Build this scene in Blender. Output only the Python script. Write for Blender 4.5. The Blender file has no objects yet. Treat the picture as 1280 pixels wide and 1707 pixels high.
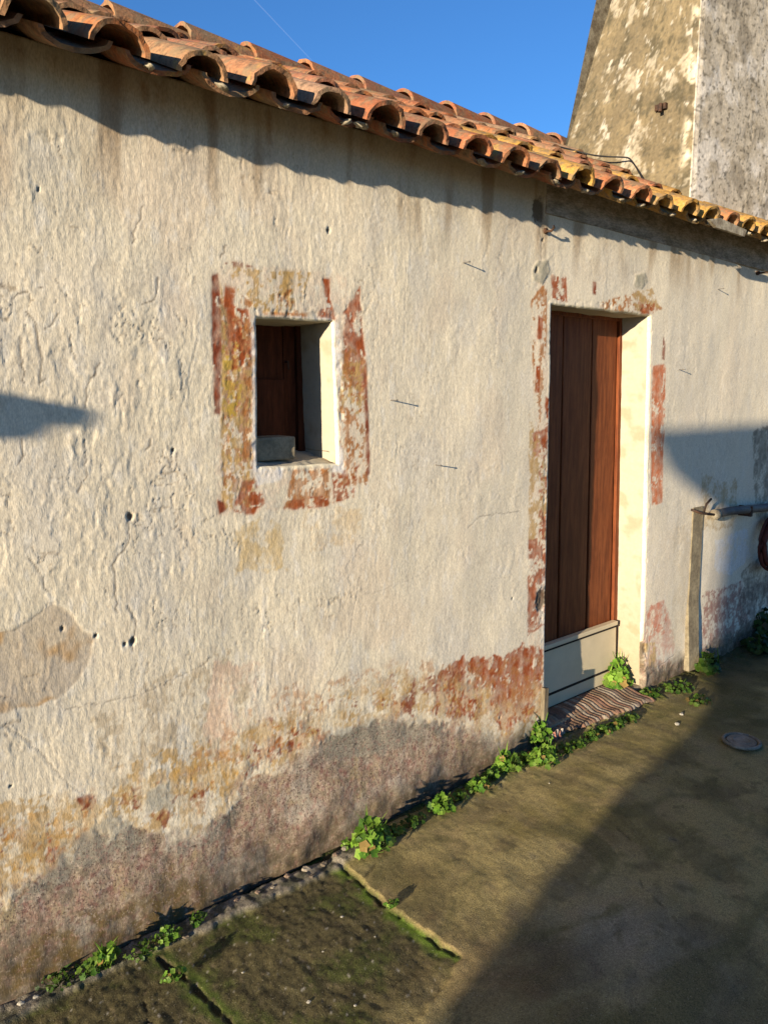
import bpy, math, random
import numpy as np
from mathutils import Vector, Matrix
random.seed(7)
R = math.radians
S = bpy.context.scene
COL = S.collection

# ------------------------------------------------------------------ camera, world, sun, exposure
F_PX, W_PX, H_PX = 1300.0, 1280.0, 1707.0
CAM_H, CAM_D = 1.577, 2.05
PITCH = math.atan((853.5 - 645.0) / F_PX)
YAW = math.atan((2150.0 - 640.0) / (F_PX / math.cos(PITCH)))
fh = np.array([math.cos(YAW), math.sin(YAW), 0.0]); rt = np.array([math.sin(YAW), -math.cos(YAW), 0.0])
fw = fh * math.cos(PITCH) + np.array([0, 0, -math.sin(PITCH)]); up = np.cross(rt, fw)
cam = bpy.data.cameras.new('camera'); co = bpy.data.objects.new('camera', cam); COL.objects.link(co)
co.location = (0, -CAM_D, CAM_H)
co.rotation_euler = Matrix((rt, up, -fw)).transposed().to_euler()
cam.sensor_fit = 'VERTICAL'; cam.sensor_height = 36.0; cam.lens = F_PX / H_PX * 36.0
cam.clip_start = 0.05; cam.clip_end = 20000
S.camera = co
SUN = Vector((3.7, 1.0, -0.64)).normalized()
w = bpy.data.worlds.new('World'); S.world = w; w.use_nodes = True
nt = w.node_tree; bg = nt.nodes['Background']
sky = nt.nodes.new('ShaderNodeTexSky'); sky.sky_type = 'NISHITA'; sky.sun_disc = False
sky.sun_elevation = math.asin(-SUN.z); sky.sun_rotation = math.atan2(-SUN.x, -SUN.y)
sky.altitude = 600; sky.air_density = 1.0; sky.dust_density = 0.2; sky.ozone_density = 6.0
nt.links.new(sky.outputs[0], bg.inputs[0]); bg.inputs[1].default_value = 0.10
sl = bpy.data.lights.new('sun', 'SUN'); sl.energy = 5.0; sl.angle = R(0.5); sl.color = (1.0, 0.855, 0.635)
so = bpy.data.objects.new('sun', sl); COL.objects.link(so)
so.rotation_euler = SUN.to_track_quat('-Z', 'Y').to_euler()
S.view_settings.view_transform = 'Standard'; S.view_settings.look = 'None'
S.view_settings.exposure = 1.18; S.view_settings.gamma = 1.0

# ------------------------------------------------------------------ measuring helpers
def ray(x, y): return fw + (x - 640.0) / F_PX * rt - (y - 853.5) / F_PX * up
def W(x, y, yy=0.0):
    d = ray(x, y); t = (CAM_D + yy) / d[1]; return (t * d[0], CAM_H + t * d[2])
def G(x, y, z=0.0):
    d = ray(x, y); t = (z - CAM_H) / d[2]; return (t * d[0], -CAM_D + t * d[1])
def WP(*pts): return [W(*p) for p in pts]
def GP(*pts): return [G(*p) for p in pts]

# ------------------------------------------------------------------ numpy noise
_rs = np.random.RandomState(3); _perm = _rs.permutation(256); _perm = np.concatenate([_perm, _perm, _perm])
_ang = _rs.rand(256) * 2 * np.pi; _gx, _gy = np.cos(_ang), np.sin(_ang)
def perlin(x, y, seed=0):
    x = x + seed * 17.31; y = y + seed * 9.77
    xi = np.floor(x).astype(int); yi = np.floor(y).astype(int); xf = x - xi; yf = y - yi
    u = xf * xf * xf * (xf * (xf * 6 - 15) + 10); v = yf * yf * yf * (yf * (yf * 6 - 15) + 10)
    def g(ix, iy, fx, fy):
        h = _perm[_perm[ix & 255] + (iy & 255)]; return _gx[h] * fx + _gy[h] * fy
    a = g(xi, yi, xf, yf); b = g(xi + 1, yi, xf - 1, yf); c = g(xi, yi + 1, xf, yf - 1); d = g(xi + 1, yi + 1, xf - 1, yf - 1)
    return 1.5 * ((a + u * (b - a)) * (1 - v) + (c + u * (d - c)) * v)
def fbm(x, y, seed=0, o=4, g=0.5):
    r = 0; a = 1; s = 0
    for i in range(o):
        r = r + a * perlin(x * 2 ** i, y * 2 ** i, seed + i * 3); s += a; a *= g
    return r / s * 1.4
def ss(a, b, x): t = np.clip((x - a) / (b - a), 0, 1); return t * t * (3 - 2 * t)
def sdist(X, Z, poly, margin=0.12):
    """signed distance to a polygon, positive inside"""
    out = np.full(X.shape, -margin); p = np.array(poly)
    m = (X > p[:, 0].min() - margin) & (X < p[:, 0].max() + margin) & (Z > p[:, 1].min() - margin) & (Z < p[:, 1].max() + margin)
    x = X[m]; z = Z[m]
    if x.size == 0: return out
    d = np.full(x.shape, 1e9); ins = np.zeros(x.shape, bool)
    for i in range(len(p)):
        a = p[i]; b = p[(i + 1) % len(p)]; e = b - a
        t = np.clip(((x - a[0]) * e[0] + (z - a[1]) * e[1]) / (e @ e + 1e-12), 0, 1)
        d = np.minimum(d, np.hypot(x - a[0] - t * e[0], z - a[1] - t * e[1]))
        c = (a[1] > z) != (b[1] > z)
        ins ^= c & (x < (b[0] - a[0]) * (z - a[1]) / (b[1] - a[1] + 1e-12) + a[0])
    out[m] = np.where(ins, d, -np.minimum(d, margin)); return out
def ldist(X, Z, line, margin=0.06):
    out = np.full(X.shape, margin); p = np.array(line)
    m = (X > p[:, 0].min() - margin) & (X < p[:, 0].max() + margin) & (Z > p[:, 1].min() - margin) & (Z < p[:, 1].max() + margin)
    x = X[m]; z = Z[m]; d = np.full(x.shape, margin)
    for i in range(len(p) - 1):
        a = p[i]; e = p[i + 1] - a; t = np.clip(((x - a[0]) * e[0] + (z - a[1]) * e[1]) / (e @ e + 1e-12), 0, 1)
        d = np.minimum(d, np.hypot(x - a[0] - t * e[0], z - a[1] - t * e[1]))
    out[m] = d; return out
def lin(r, g, b):
    return np.array([((c / 255 + 0.055) / 1.055) ** 2.4 if c > 10 else c / 255 / 12.92 for c in (r, g, b)])
def mixc(C, col, m): return C * (1 - m[..., None]) + np.asarray(col) * m[..., None]

# ------------------------------------------------------------------ objects
def tag(o, label=None, cat=None, group=None, kind=None):
    if label: o['label'] = label
    if cat: o['category'] = cat
    if group: o['group'] = group
    if kind: o['kind'] = kind
    return o
def thing(name, label, cat, loc=(0, 0, 0), rz=0, group=None):
    o = bpy.data.objects.new(name, None); COL.objects.link(o); o.location = loc; o.rotation_euler = (0, 0, rz)
    o.empty_display_size = 0.1
    return tag(o, label, cat, group)
def link(name, me, mat, parent=None, smooth=True):
    if mat and not me.materials: me.materials.append(mat)
    if smooth: me.polygons.foreach_set('use_smooth', [True] * len(me.polygons))
    o = bpy.data.objects.new(name, me); COL.objects.link(o)
    if parent: o.parent = parent
    return o
def grid_mesh(name, P, C=None, keep=None, extra=None):
    """P: (n,m,3) points; faces where keep (n-1,m-1)"""
    n, m = P.shape[:2]; idx = np.arange(n * m).reshape(n, m)
    q = np.stack([idx[:-1, :-1], idx[1:, :-1], idx[1:, 1:], idx[:-1, 1:]], -1)
    q = q[keep] if keep is not None else q.reshape(-1, 4)
    used = np.zeros(n * m, bool); used[q.ravel()] = True; mp = np.cumsum(used) - 1; q = mp[q]
    V = P.reshape(-1, 3)[used]; me = bpy.data.meshes.new(name)
    me.vertices.add(len(V)); me.vertices.foreach_set('co', V.astype(np.float32).ravel())
    me.loops.add(q.size); me.loops.foreach_set('vertex_index', q.astype(np.int32).ravel())
    me.polygons.add(len(q)); me.polygons.foreach_set('loop_start', np.arange(0, q.size, 4, dtype=np.int32))
    me.update(calc_edges=True)
    if C is not None:
        a = me.color_attributes.new('Col', 'FLOAT_COLOR', 'POINT'); c = np.ones((len(V), 4), np.float32)
        nc = C.shape[-1]; c[:, :nc] = C.reshape(-1, nc)[used]; a.data.foreach_set('color', c.ravel())
    me.validate(); return me
class MB:
    def __init__(s): s.v = []; s.f = []; s.c = []
    def add(s, vs, fs, col=(1, 1, 1)):
        b = len(s.v); s.v += [tuple(v) for v in vs]; s.f += [tuple(b + i for i in f) for f in fs]; s.c += [tuple(col)] * len(vs)
    def box(s, a, b, col=(1, 1, 1), M=None):
        x0, y0, z0 = a; x1, y1, z1 = b
        vs = [Vector(p) for p in ((x0, y0, z0), (x1, y0, z0), (x1, y1, z0), (x0, y1, z0), (x0, y0, z1), (x1, y0, z1), (x1, y1, z1), (x0, y1, z1))]
        if M: vs = [M @ v for v in vs]
        s.add(vs, [(0, 3, 2, 1), (4, 5, 6, 7), (0, 1, 5, 4), (1, 2, 6, 5), (2, 3, 7, 6), (3, 0, 4, 7)], col)
    def tube(s, pts, r, n=8, col=(1, 1, 1), caps=True):
        pts = [Vector(p) for p in pts]; rs = r if isinstance(r, (list, tuple)) else [r] * len(pts); vs = []; fs = []
        for i, p in enumerate(pts):
            t = (pts[min(i + 1, len(pts) - 1)] - pts[max(i - 1, 0)]).normalized()
            a = t.cross(Vector((0, 0, 1)));
            if a.length < 1e-3: a = t.cross(Vector((1, 0, 0)))
            a.normalize(); b = t.cross(a)
            for k in range(n):
                q = 2 * math.pi * k / n; vs.append(p + rs[i] * (math.cos(q) * a + math.sin(q) * b))
        for i in range(len(pts) - 1):
            for k in range(n): fs.append((i * n + k, i * n + (k + 1) % n, (i + 1) * n + (k + 1) % n, (i + 1) * n + k))
        if caps: fs += [tuple(range(n))[::-1], tuple((len(pts) - 1) * n + k for k in range(n))]
        s.add(vs, fs, col)
    def prism(s, poly, y0, y1, ax=1, col=(1, 1, 1)):
        n = len(poly); f = (lambda p, y: (p[0], y, p[1])) if ax == 1 else (lambda p, y: (p[0], p[1], y))
        s.add([f(p, y0) for p in poly] + [f(p, y1) for p in poly], [tuple(range(n)), tuple(range(2 * n - 1, n - 1, -1))] + [(i, n + i, n + (i + 1) % n, (i + 1) % n) for i in range(n)], col)
    def build(s, name, mat, parent=None, smooth=False, bevel=0):
        me = bpy.data.meshes.new(name); me.from_pydata(s.v, [], s.f); me.update()
        a = me.color_attributes.new('Col', 'FLOAT_COLOR', 'POINT')
        a.data.foreach_set('color', np.array([(*c, 1) for c in s.c], np.float32).ravel())
        import bmesh
        bm = bmesh.new(); bm.from_mesh(me); bmesh.ops.recalc_face_normals(bm, faces=bm.faces); bm.to_mesh(me); bm.free()
        o = link(name, me, mat, parent, smooth)
        if bevel:
            m = o.modifiers.new('bevel', 'BEVEL'); m.width = bevel; m.segments = 2; m.limit_method = 'ANGLE'
        return o

# ------------------------------------------------------------------ materials
def mat(name, base=None, rough=0.85, attr=False, n_scale=60, n_amt=0.25, bump=0.3, bscale=None, bdist=0.002, spec=0.25, metal=0, stretch=None, c2=None, sss=0, object_coords=False, detail=6, blotch=()):
    m = bpy.data.materials.new(name); m.use_nodes = True; t = m.node_tree; N = t.nodes; L = t.links
    b = N['Principled BSDF']; b.inputs['Roughness'].default_value = rough; b.inputs['Specular IOR Level'].default_value = spec; b.inputs['Metallic'].default_value = metal
    tc = N.new('ShaderNodeTexCoord'); mp = N.new('ShaderNodeMapping'); L.new(tc.outputs['Object'], mp.inputs[0])
    if stretch: mp.inputs['Scale'].default_value = stretch
    no = N.new('ShaderNodeTexNoise'); no.inputs['Scale'].default_value = n_scale; no.inputs['Detail'].default_value = detail; no.inputs['Roughness'].default_value = 0.65
    L.new(mp.outputs[0], no.inputs['Vector'])
    if attr:
        at = N.new('ShaderNodeAttribute'); at.attribute_name = 'Col'; src = at.outputs['Color']
        if base:
            mu = N.new('ShaderNodeMixRGB'); mu.blend_type = 'MULTIPLY'; mu.inputs[0].default_value = 1; mu.inputs[2].default_value = (*base, 1); L.new(src, mu.inputs[1]); src = mu.outputs[0]
    else:
        rgb = N.new('ShaderNodeMixRGB'); rgb.inputs[1].default_value = (*base, 1); rgb.inputs[2].default_value = (*(c2 or base), 1)
        n2 = N.new('ShaderNodeTexNoise'); n2.inputs['Scale'].default_value = n_scale * 0.22; n2.inputs['Detail'].default_value = 5; L.new(mp.outputs[0], n2.inputs['Vector'])
        cr = N.new('ShaderNodeMapRange'); cr.inputs[1].default_value = 0.38; cr.inputs[2].default_value = 0.62; L.new(n2.outputs[0], cr.inputs[0]); L.new(cr.outputs[0], rgb.inputs[0]); src = rgb.outputs[0]
    mr = N.new('ShaderNodeMapRange'); mr.inputs[1].default_value = 0.3; mr.inputs[2].default_value = 0.7; mr.inputs[3].default_value = 1 - n_amt; mr.inputs[4].default_value = 1 + n_amt * 0.6
    L.new(no.outputs[0], mr.inputs[0]); mx = N.new('ShaderNodeMixRGB'); mx.blend_type = 'MULTIPLY'; mx.inputs[0].default_value = 1; L.new(src, mx.inputs[1]); L.new(mr.outputs[0], mx.inputs[2])
    fin = mx.outputs[0]
    for bc, bs, lo, hi, am in blotch:
        bn_ = N.new('ShaderNodeTexNoise'); bn_.inputs['Scale'].default_value = bs; bn_.inputs['Detail'].default_value = 6; bn_.inputs['Roughness'].default_value = .7; L.new(mp.outputs[0], bn_.inputs['Vector'])
        br = N.new('ShaderNodeMapRange'); br.inputs[1].default_value = lo; br.inputs[2].default_value = hi; br.inputs[4].default_value = am; L.new(bn_.outputs[0], br.inputs[0])
        bm_ = N.new('ShaderNodeMixRGB'); bm_.inputs[2].default_value = (*bc, 1); L.new(br.outputs[0], bm_.inputs[0]); L.new(fin, bm_.inputs[1]); fin = bm_.outputs[0]
    L.new(fin, b.inputs['Base Color'])
    if bump:
        bn = N.new('ShaderNodeTexNoise'); bn.inputs['Scale'].default_value = bscale or n_scale * 1.3; bn.inputs['Detail'].default_value = 5; L.new(mp.outputs[0], bn.inputs['Vector'])
        bu = N.new('ShaderNodeBump'); bu.inputs['Strength'].default_value = bump; bu.inputs['Distance'].default_value = bdist; L.new(bn.outputs[0], bu.inputs['Height']); L.new(bu.outputs[0], b.inputs['Normal'])
    return m
M = {}
M['wall'] = mat('lime_plaster', attr=True, rough=0.92, n_scale=170, n_amt=0.28, bump=0.55, bscale=170, bdist=0.0014, stretch=(1.6, 1, 0.6), spec=0.15)
def plinth_grain(m):
    t = m.node_tree; N = t.nodes; L = t.links; b = N['Principled BSDF']; src = b.inputs['Base Color'].links[0].from_socket
    at = N.new('ShaderNodeAttribute'); at.attribute_name = 'Col'; tc = N.new('ShaderNodeTexCoord')
    for sc, lo, hi, col, am in ((150, .52, .62, (.08, .05, .04), .85), (120, .55, .65, (.52, .42, .32), .75), (60, .52, .66, (.24, .10, .08), .5), (26, .52, .66, (.14, .115, .08), .6)):
        n = N.new('ShaderNodeTexNoise'); n.inputs['Scale'].default_value = sc; n.inputs['Detail'].default_value = 4; n.inputs['Roughness'].default_value = .7; L.new(tc.outputs['Object'], n.inputs['Vector'])
        r_ = N.new('ShaderNodeMapRange'); r_.inputs[1].default_value = lo; r_.inputs[2].default_value = hi; r_.inputs[4].default_value = am; L.new(n.outputs[0], r_.inputs[0])
        mu = N.new('ShaderNodeMath'); mu.operation = 'MULTIPLY'; L.new(r_.outputs[0], mu.inputs[0]); L.new(at.outputs['Alpha'], mu.inputs[1])
        mx = N.new('ShaderNodeMixRGB'); mx.inputs[2].default_value = (*col, 1); L.new(mu.outputs[0], mx.inputs[0]); L.new(src, mx.inputs[1]); src = mx.outputs[0]
    L.new(src, b.inputs['Base Color'])
plinth_grain(M['wall'])
M['reveal'] = mat('smooth_limewash', (0.70, 0.61, 0.40), 0.9, n_scale=40, n_amt=0.10, bump=0.4, bscale=30, bdist=0.002, c2=(0.62, 0.53, 0.36), spec=0.15)
M['reveal_inner'] = mat('grey_render', (0.34, 0.30, 0.25), 0.95, n_scale=60, n_amt=0.25, bump=0.5, c2=(0.24, 0.21, 0.18), spec=0.1)
M['tile'] = mat('terracotta', attr=True, rough=0.88, n_scale=70, n_amt=0.38, bump=0.7, bscale=120, bdist=0.003, spec=0.15, blotch=(((.20, .145, .085), 16, .46, .60, .8), ((.09, .06, .04), 34, .52, .64, .75), ((.42, .30, .16), 45, .60, .68, .6), ((.45, .27, .06), 7, .60, .68, .6)))
M['chimney'] = mat('weathered_render', attr=True, rough=0.95, n_scale=60, n_amt=0.22, bump=0.3, bscale=90, bdist=0.003, spec=0.1)
M['door'] = mat('varnished_brown_wood', (0.200, 0.058, 0.020), 0.55, n_scale=30, n_amt=0.30, bump=0.25, bscale=40, bdist=0.0008, stretch=(9, 9, 0.8), c2=(0.12, 0.032, 0.012), spec=0.12)
M['dark'] = mat('dark_gap', (0.02, 0.014, 0.01), 0.9, bump=0)
M['shutter'] = mat('dark_shutter_wood', (0.085, 0.026, 0.012), 0.7, n_scale=30, n_amt=0.35, bump=0.3, stretch=(8, 8, 1), c2=(0.05, 0.016, 0.008), spec=0.08)
M['panel'] = mat('painted_metal_panel', (0.60, 0.50, 0.34), 0.5, n_scale=12, n_amt=0.08, bump=0.1, spec=0.4, c2=(0.54, 0.45, 0.30))
M['concrete'] = mat('grey_concrete', (0.30, 0.245, 0.16), 0.95, n_scale=80, n_amt=0.35, bump=0.8, c2=(0.20, 0.165, 0.11))
M['post'] = mat('weathered_post_wood', (0.20, 0.165, 0.11), 0.9, n_scale=40, n_amt=0.4, bump=0.6, stretch=(6, 6, 0.7), c2=(0.11, 0.085, 0.055))
M['iron'] = mat('rusty_iron', (0.05, 0.032, 0.024), 0.75, n_scale=90, n_amt=0.4, bump=0.5, c2=(0.09, 0.045, 0.025), metal=0.3)
M['cable'] = mat('black_cable', (0.012, 0.012, 0.013), 0.6, bump=0)
M['pipe'] = mat('grey_pipe', (0.075, 0.075, 0.08), 0.6, n_scale=40, n_amt=0.3, bump=0.3, c2=(0.13, 0.12, 0.105))
M['hose'] = mat('red_rubber_hose', (0.08, 0.020, 0.015), 0.7, n_scale=30, n_amt=0.3, bump=0.1, c2=(0.045, 0.014, 0.011))
M['ground'] = mat('old_concrete_paving', attr=True, rough=0.85, n_scale=300, n_amt=0.7, bump=0.9, bscale=280, bdist=0.002, spec=0.15, blotch=(((.06, .05, .025), 150, .58, .64, .75), ((.46, .40, .28), 200, .62, .67, .7), ((.10, .085, .04), 12, .56, .64, .35)))
M['stone'] = mat('stone_chip', attr=True, rough=0.9, n_scale=120, n_amt=0.3, bump=0.5)
M['mat'] = mat('woven_rag', attr=True, rough=0.97, n_scale=220, n_amt=0.4, bump=0.9, bscale=260, bdist=0.003, spec=0.05)
M['nail'] = mat('steel_nail', (0.22, 0.20, 0.18), 0.5, bump=0, metal=0.6)
M['drain'] = mat('cast_drain_cover', (0.30, 0.265, 0.21), 0.85, n_scale=60, n_amt=0.4, bump=0.6, metal=0.2, c2=(0.18, 0.16, 0.12))
M['mortar'] = mat('pale_mortar', (0.38, 0.33, 0.24), 0.95, n_scale=120, n_amt=0.4, bump=0.9, c2=(0.20, 0.16, 0.11))
def leafmat():
    m = mat('fresh_green_leaf', attr=True, rough=0.5, n_scale=120, n_amt=0.3, bump=0.2, spec=0.3)
    t = m.node_tree; b = t.nodes['Principled BSDF']; out = t.nodes['Material Output']
    tr = t.nodes.new('ShaderNodeBsdfTranslucent'); mx = t.nodes.new('ShaderNodeMixShader'); mx.inputs[0].default_value = 0.4
    at = t.nodes.new('ShaderNodeAttribute'); at.attribute_name = 'Col'; t.links.new(at.outputs['Color'], tr.inputs[0])
    t.links.new(b.outputs[0], mx.inputs[1]); t.links.new(tr.outputs[0], mx.inputs[2]); t.links.new(mx.outputs[0], out.inputs['Surface']); return m
M['leaf'] = leafmat()

# ------------------------------------------------------------------ cottage
house = thing('cottage', 'old lime-washed cottage with terracotta tiled roof, brown plank door and one small window', 'house', (2.5, 0, 0))
HX = -2.5
def up_house(o): o.location.x += HX; return o

# --- front wall (fine relief and weathering per vertex)
def steps(a, b, s0, s1):
    r = [a]; 
    while r[-1] < b: r.append(r[-1] + s0 + (s1 - s0) * (r[-1] - a) / (b - a))
    r[-1] = b; return r
WIN = dict(x0=1.288, x1=1.574, z0=1.330, z1=1.782, d=[(0, -0.003), (-0.002, 0.003), (-0.009, 0.005), (0.010, -0.005)])
DOOR = dict(x0=2.712, x1=3.470, z0=-0.03, z1=1.913, d=[(0, 0), (0, -0.002), (0.045, 0), (0.105, 0)])
gx = sorted(set([-1.5, -0.6, 0.0, 0.2] + steps(0.36, WIN['x0'], .0037, .0042) + steps(WIN['x0'], WIN['x1'], .0042, .0045) + steps(WIN['x1'], DOOR['x0'], .0045, .0062) + steps(DOOR['x0'], DOOR['x1'], .0065, .0075) + steps(DOOR['x1'], 5.2, .0075, .011) + [5.6, 6.5, 8.0]))
gz = sorted(set(steps(DOOR['z0'], WIN['z0'], .0046, .0046) + steps(WIN['z0'], WIN['z1'], .0046, .0046) + steps(WIN['z1'], DOOR['z1'], .0046, .0046) + steps(DOOR['z1'], 2.388, .005, .005)))
gx = np.array(gx); gz = np.array(gz); X0, Z0 = np.meshgrid(gx, gz, indexing='ij')
X = X0.copy(); Z = Z0.copy()
def warp(o):
    s = np.clip((X0 - o['x0']) / (o['x1'] - o['x0']), 0, 1); t = np.clip((Z0 - o['z0']) / (o['z1'] - o['z0']), 0, 1)
    dx = np.maximum(0, np.maximum(o['x0'] - X0, X0 - o['x1'])); dz = np.maximum(0, np.maximum(o['z0'] - Z0, Z0 - o['z1']))
    f = 1 - ss(0, 0.25, np.hypot(dx, dz)); TL, TR, BL, BR = o['d']
    for k, A in ((0, X), (1, Z)):
        A += f * ((TL[k] * (1 - s) + TR[k] * s) * t + (BL[k] * (1 - s) + BR[k] * s) * (1 - t))
    return np.hypot(dx, dz)
dW = warp(WIN); dD = warp(DOOR)
edge = np.minimum(dW, dD)
jag = ss(0.03, 0, edge) * 0.003
X += jag * fbm(X0 * 9, Z0 * 9, 41, 3); Z += jag * fbm(X0 * 9, Z0 * 9, 42, 3)
# relief
Hh = 0.010 * fbm(X * 0.9, Z * 1.1, 1, 3) + 0.0030 * fbm(X * 3.2, Z * 2.6, 2, 3)
rough_amt = 0.33 + 0.50 * ss(2.6, 1.4, X)
rough_amt = rough_amt * (0.75 + 0.5 * fbm(X * 2, Z * 2, 5, 2))
wx = X + 0.012 * fbm(X * 12, Z * 9, 71, 2)
RP = rough_amt * ((0.00048 + .0004 * ss(0, .4, fbm(X * 2.5, Z * 2.5, 26, 3))) * fbm(wx * 58, Z * 15, 6, 3) + 0.00042 * fbm(wx * 105, Z * 34, 7, 2) + 0.0003 * fbm(X * 16, Z * 12, 8, 3))
RP += (1 - ss(1.2, 2.6, X)) * 0.0007 * np.abs(fbm(wx * 66, Z * 16, 17, 2)) + 0.00035 * fbm(X * 80, Z * 60, 9, 2)
hl = fbm(X * 8 + .4 * fbm(X * 15, Z * 12, 18), Z * 3.6, 19, 4, .6); HL = ss(.022, .005, abs(hl)) * ss(.05, .3, fbm(X * 3, Z * 3, 21, 3)) * (.35 + .65 * ss(2.2, 1.2, X)) * ss(.5, .8, Z)
h2 = fbm(X * 15, Z * 8 + .4 * fbm(X * 15, Z * 12, 23), 24, 4, .6); HL = np.maximum(HL, .8 * ss(.018, .004, abs(h2)) * ss(.2, .42, fbm(X * 4.5, Z * 4, 25, 3)) * ss(.4, .7, Z))
RP -= .0011 * HL; RP += .0007 * ss(0, .02, hl) * ss(.0, .3, fbm(X * 3, Z * 3, 21, 3))
# flaking limewash: little plateaus with ragged vertical edges
fl = fbm(X * 9 + 0.5 * fbm(X * 14, Z * 14, 10), Z * 4.2, 11, 4)
flz = ss(1.9, 1.0, X) * ss(0.75, 1.2, Z) * (0.3 + 0.7 * ss(-0.3, 0.3, fbm(X * 1.5, Z * 1.5, 12, 2)))
Hh += flz * 0.0009 * ss(0.06, 0.09, fl) + flz * 0.0007 * ss(-0.16, -0.13, fl)
crk = []
def crack(pts, wd=0.0035, dep=0.004, step=0.0, jit=0.006, dark=0.75):
    p = WP(*pts); q = []
    for i in range(len(p) - 1):
        n = max(2, int(math.dist(p[i], p[i + 1]) / 0.012))
        for k in range(n): t = k / n; q.append((p[i][0] * (1 - t) + p[i + 1][0] * t + random.gauss(0, jit * .4), p[i][1] * (1 - t) + p[i + 1][1] * t + random.gauss(0, jit * .4)))
    q.append(p[-1]); crk.append((q, wd, dep, dark))
crack([(20, 517), (20, 500), (28, 490), (46, 486)]); crack([(68, 482), (72, 478)], .006)
crack([(62, 540), (62, 570), (68, 590), (70, 610), (66, 632), (66, 642), (75, 632)], .005); crack([(96, 520), (92, 536), (80, 545), (74, 552)])
crack([(43, 522), (60, 540)], .003); crack([(33, 560), (36, 600), (42, 640)], .003); crack([(117, 558), (118, 585), (128, 605)], .003)
crack([(166, 606), (158, 625), (148, 634), (146, 650), (142, 680)], .004); crack([(142, 735), (144, 790), (130, 820)], .003)
crack([(263, 464), (262, 485), (256, 500), (236, 507)], .004); crack([(368, 430), (372, 418), (378, 408)], .004); crack([(240, 340), (228, 380), (222, 405)], .003)
crack([(300, 600), (305, 625), (300, 650)], .003); crack([(250, 730), (252, 742), (244, 750)], .004); crack([(37, 735), (33, 748), (40, 760), (30, 775)], .004)
crack([(215, 868), (215, 895), (205, 920), (190, 935), (190, 975), (196, 1020)], .004); crack([(50, 930), (62, 950), (80, 985)], .003); crack([(215, 1010), (225, 1035), (225, 1060), (218, 1072), (222, 1085)], .004)
crack([(0, 1205), (45, 1230), (80, 1270), (110, 1305), (140, 1325)], .003, dark=.5); crack([(25, 1050), (70, 1020), (85, 1003), (110, 1005)], .003, dark=.3); crack([(110, 1182), (230, 1160), (340, 1110), (356, 1095)], .003, dark=.45)
crack([(600, 960), (585, 1050), (560, 1110), (520, 1190)], .003, .002, dark=.4); crack([(780, 880), (800, 860), (870, 853)], .003, dark=.5); crack([(540, 960), (620, 990), (700, 960), (760, 900)], .003, .001, dark=.2)
crack([(390, 780), (400, 800), (395, 830)], .003); crack([(900, 380), (903, 430)], .006, dark=.6); crack([(898, 990), (905, 1000), (898, 1020)], .007, .01, dark=.9); crack([(905, 1020), (900, 1040)], .005)
crack([(1060, 1085), (1067, 1075), (1063, 1110), (1064, 1130)], .010, .012, dark=.9); crack([(1070, 1130), (1100, 1105), (1120, 1090)], .005, .005, dark=.7)
crack([(0, 470), (8, 480)], .003); crack([(170, 740), (172, 790), (160, 830)], .002, dark=.3); crack([(675, 480), (676, 540), (672, 620)], .002, dark=.25)
crack([(385, 1395), (380, 1330), (440, 1270)], .003, dark=.4)
crack([(300, 700), (285, 760), (290, 850)], .002, dark=.3); crack([(330, 560), (318, 620), (300, 690)], .002, dark=.3)
CR = np.zeros(X.shape); CW = np.zeros(X.shape)
for q, wd, dep, dark in crk:
    d = ldist(X, Z, q, 0.03); wl = wd * .7 * (0.3 + 0.9 * np.clip(0.5 + fbm(X * 25, Z * 25, 31, 2), 0, 1.2)); m = ss(wl + 0.0016, wl * 0.3, d)
    CR = np.maximum(CR, m * dark); Hh = Hh - m * dep * 0.25
    CW = np.maximum(CW, ss(0.014, 0.004, d) * dark)
# exposed patch at left: lower by the thickness of the limewash
nE = lambda a, s, sc=1.0: a * fbm(X * sc, Z * sc, s, 4)
pe = ss(-0.003, 0.004, sdist(X, Z, WP((-60, 1060), (35, 1045), (68, 1022), (88, 1004), (125, 1030), (158, 1062), (150, 1110), (95, 1165), (40, 1180), (-60, 1200))) + nE(.012, 20, 14))
Hh -= pe * 0.0016 * (0.6 + 0.4 * ss(0, .2, fbm(X * 6, Z * 6, 22)))
# base colours
lowf = fbm(X * 1.3, Z * 1.3, 50, 3); mid = fbm(X * 6, Z * 4, 51, 4); hi = fbm(X * 45, Z * 32, 52, 3)
C = np.zeros(X.shape + (3,)) + np.array([0.70, 0.615, 0.465])
C = mixc(C, (0.70, 0.61, 0.47), ss(-0.1, 0.5, lowf) * 0.6)
C = mixc(C, (0.60, 0.55, 0.47), ss(0.05, 0.5, mid) * 0.5)
C = mixc(C, (0.64, 0.50, 0.37), ss(0.1, 0.5, fbm(X * 3, Z * 2.2, 53, 4)) * 0.32)
C = mixc(C, (.26, .19, .12), HL * .6); C *= (1 + 0.09 * hi + 0.05 * fbm(wx * 30, Z * 7, 54, 3))[..., None]
C = mixc(C, (.44, .38, .30), ss(.15, .5, fbm(X * 9 + 2 * fbm(X * 3, Z * 3, 28, 2), Z * 2.5, 29, 5, .6)) * .20); C = mixc(C, (.40, .33, .25), ss(.25, .55, fbm(X * 30, Z * 14, 30, 4, .65)) * .30); C = mixc(C, (.74, .69, .60), ss(.2, .5, fbm(X * 26, Z * 12, 32, 4, .65)) * .5)
# smoother greyer plaster to the right
C = mixc(C, (0.64, 0.57, 0.455), ss(1.6, 3.0, X) * 0.5)
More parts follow.
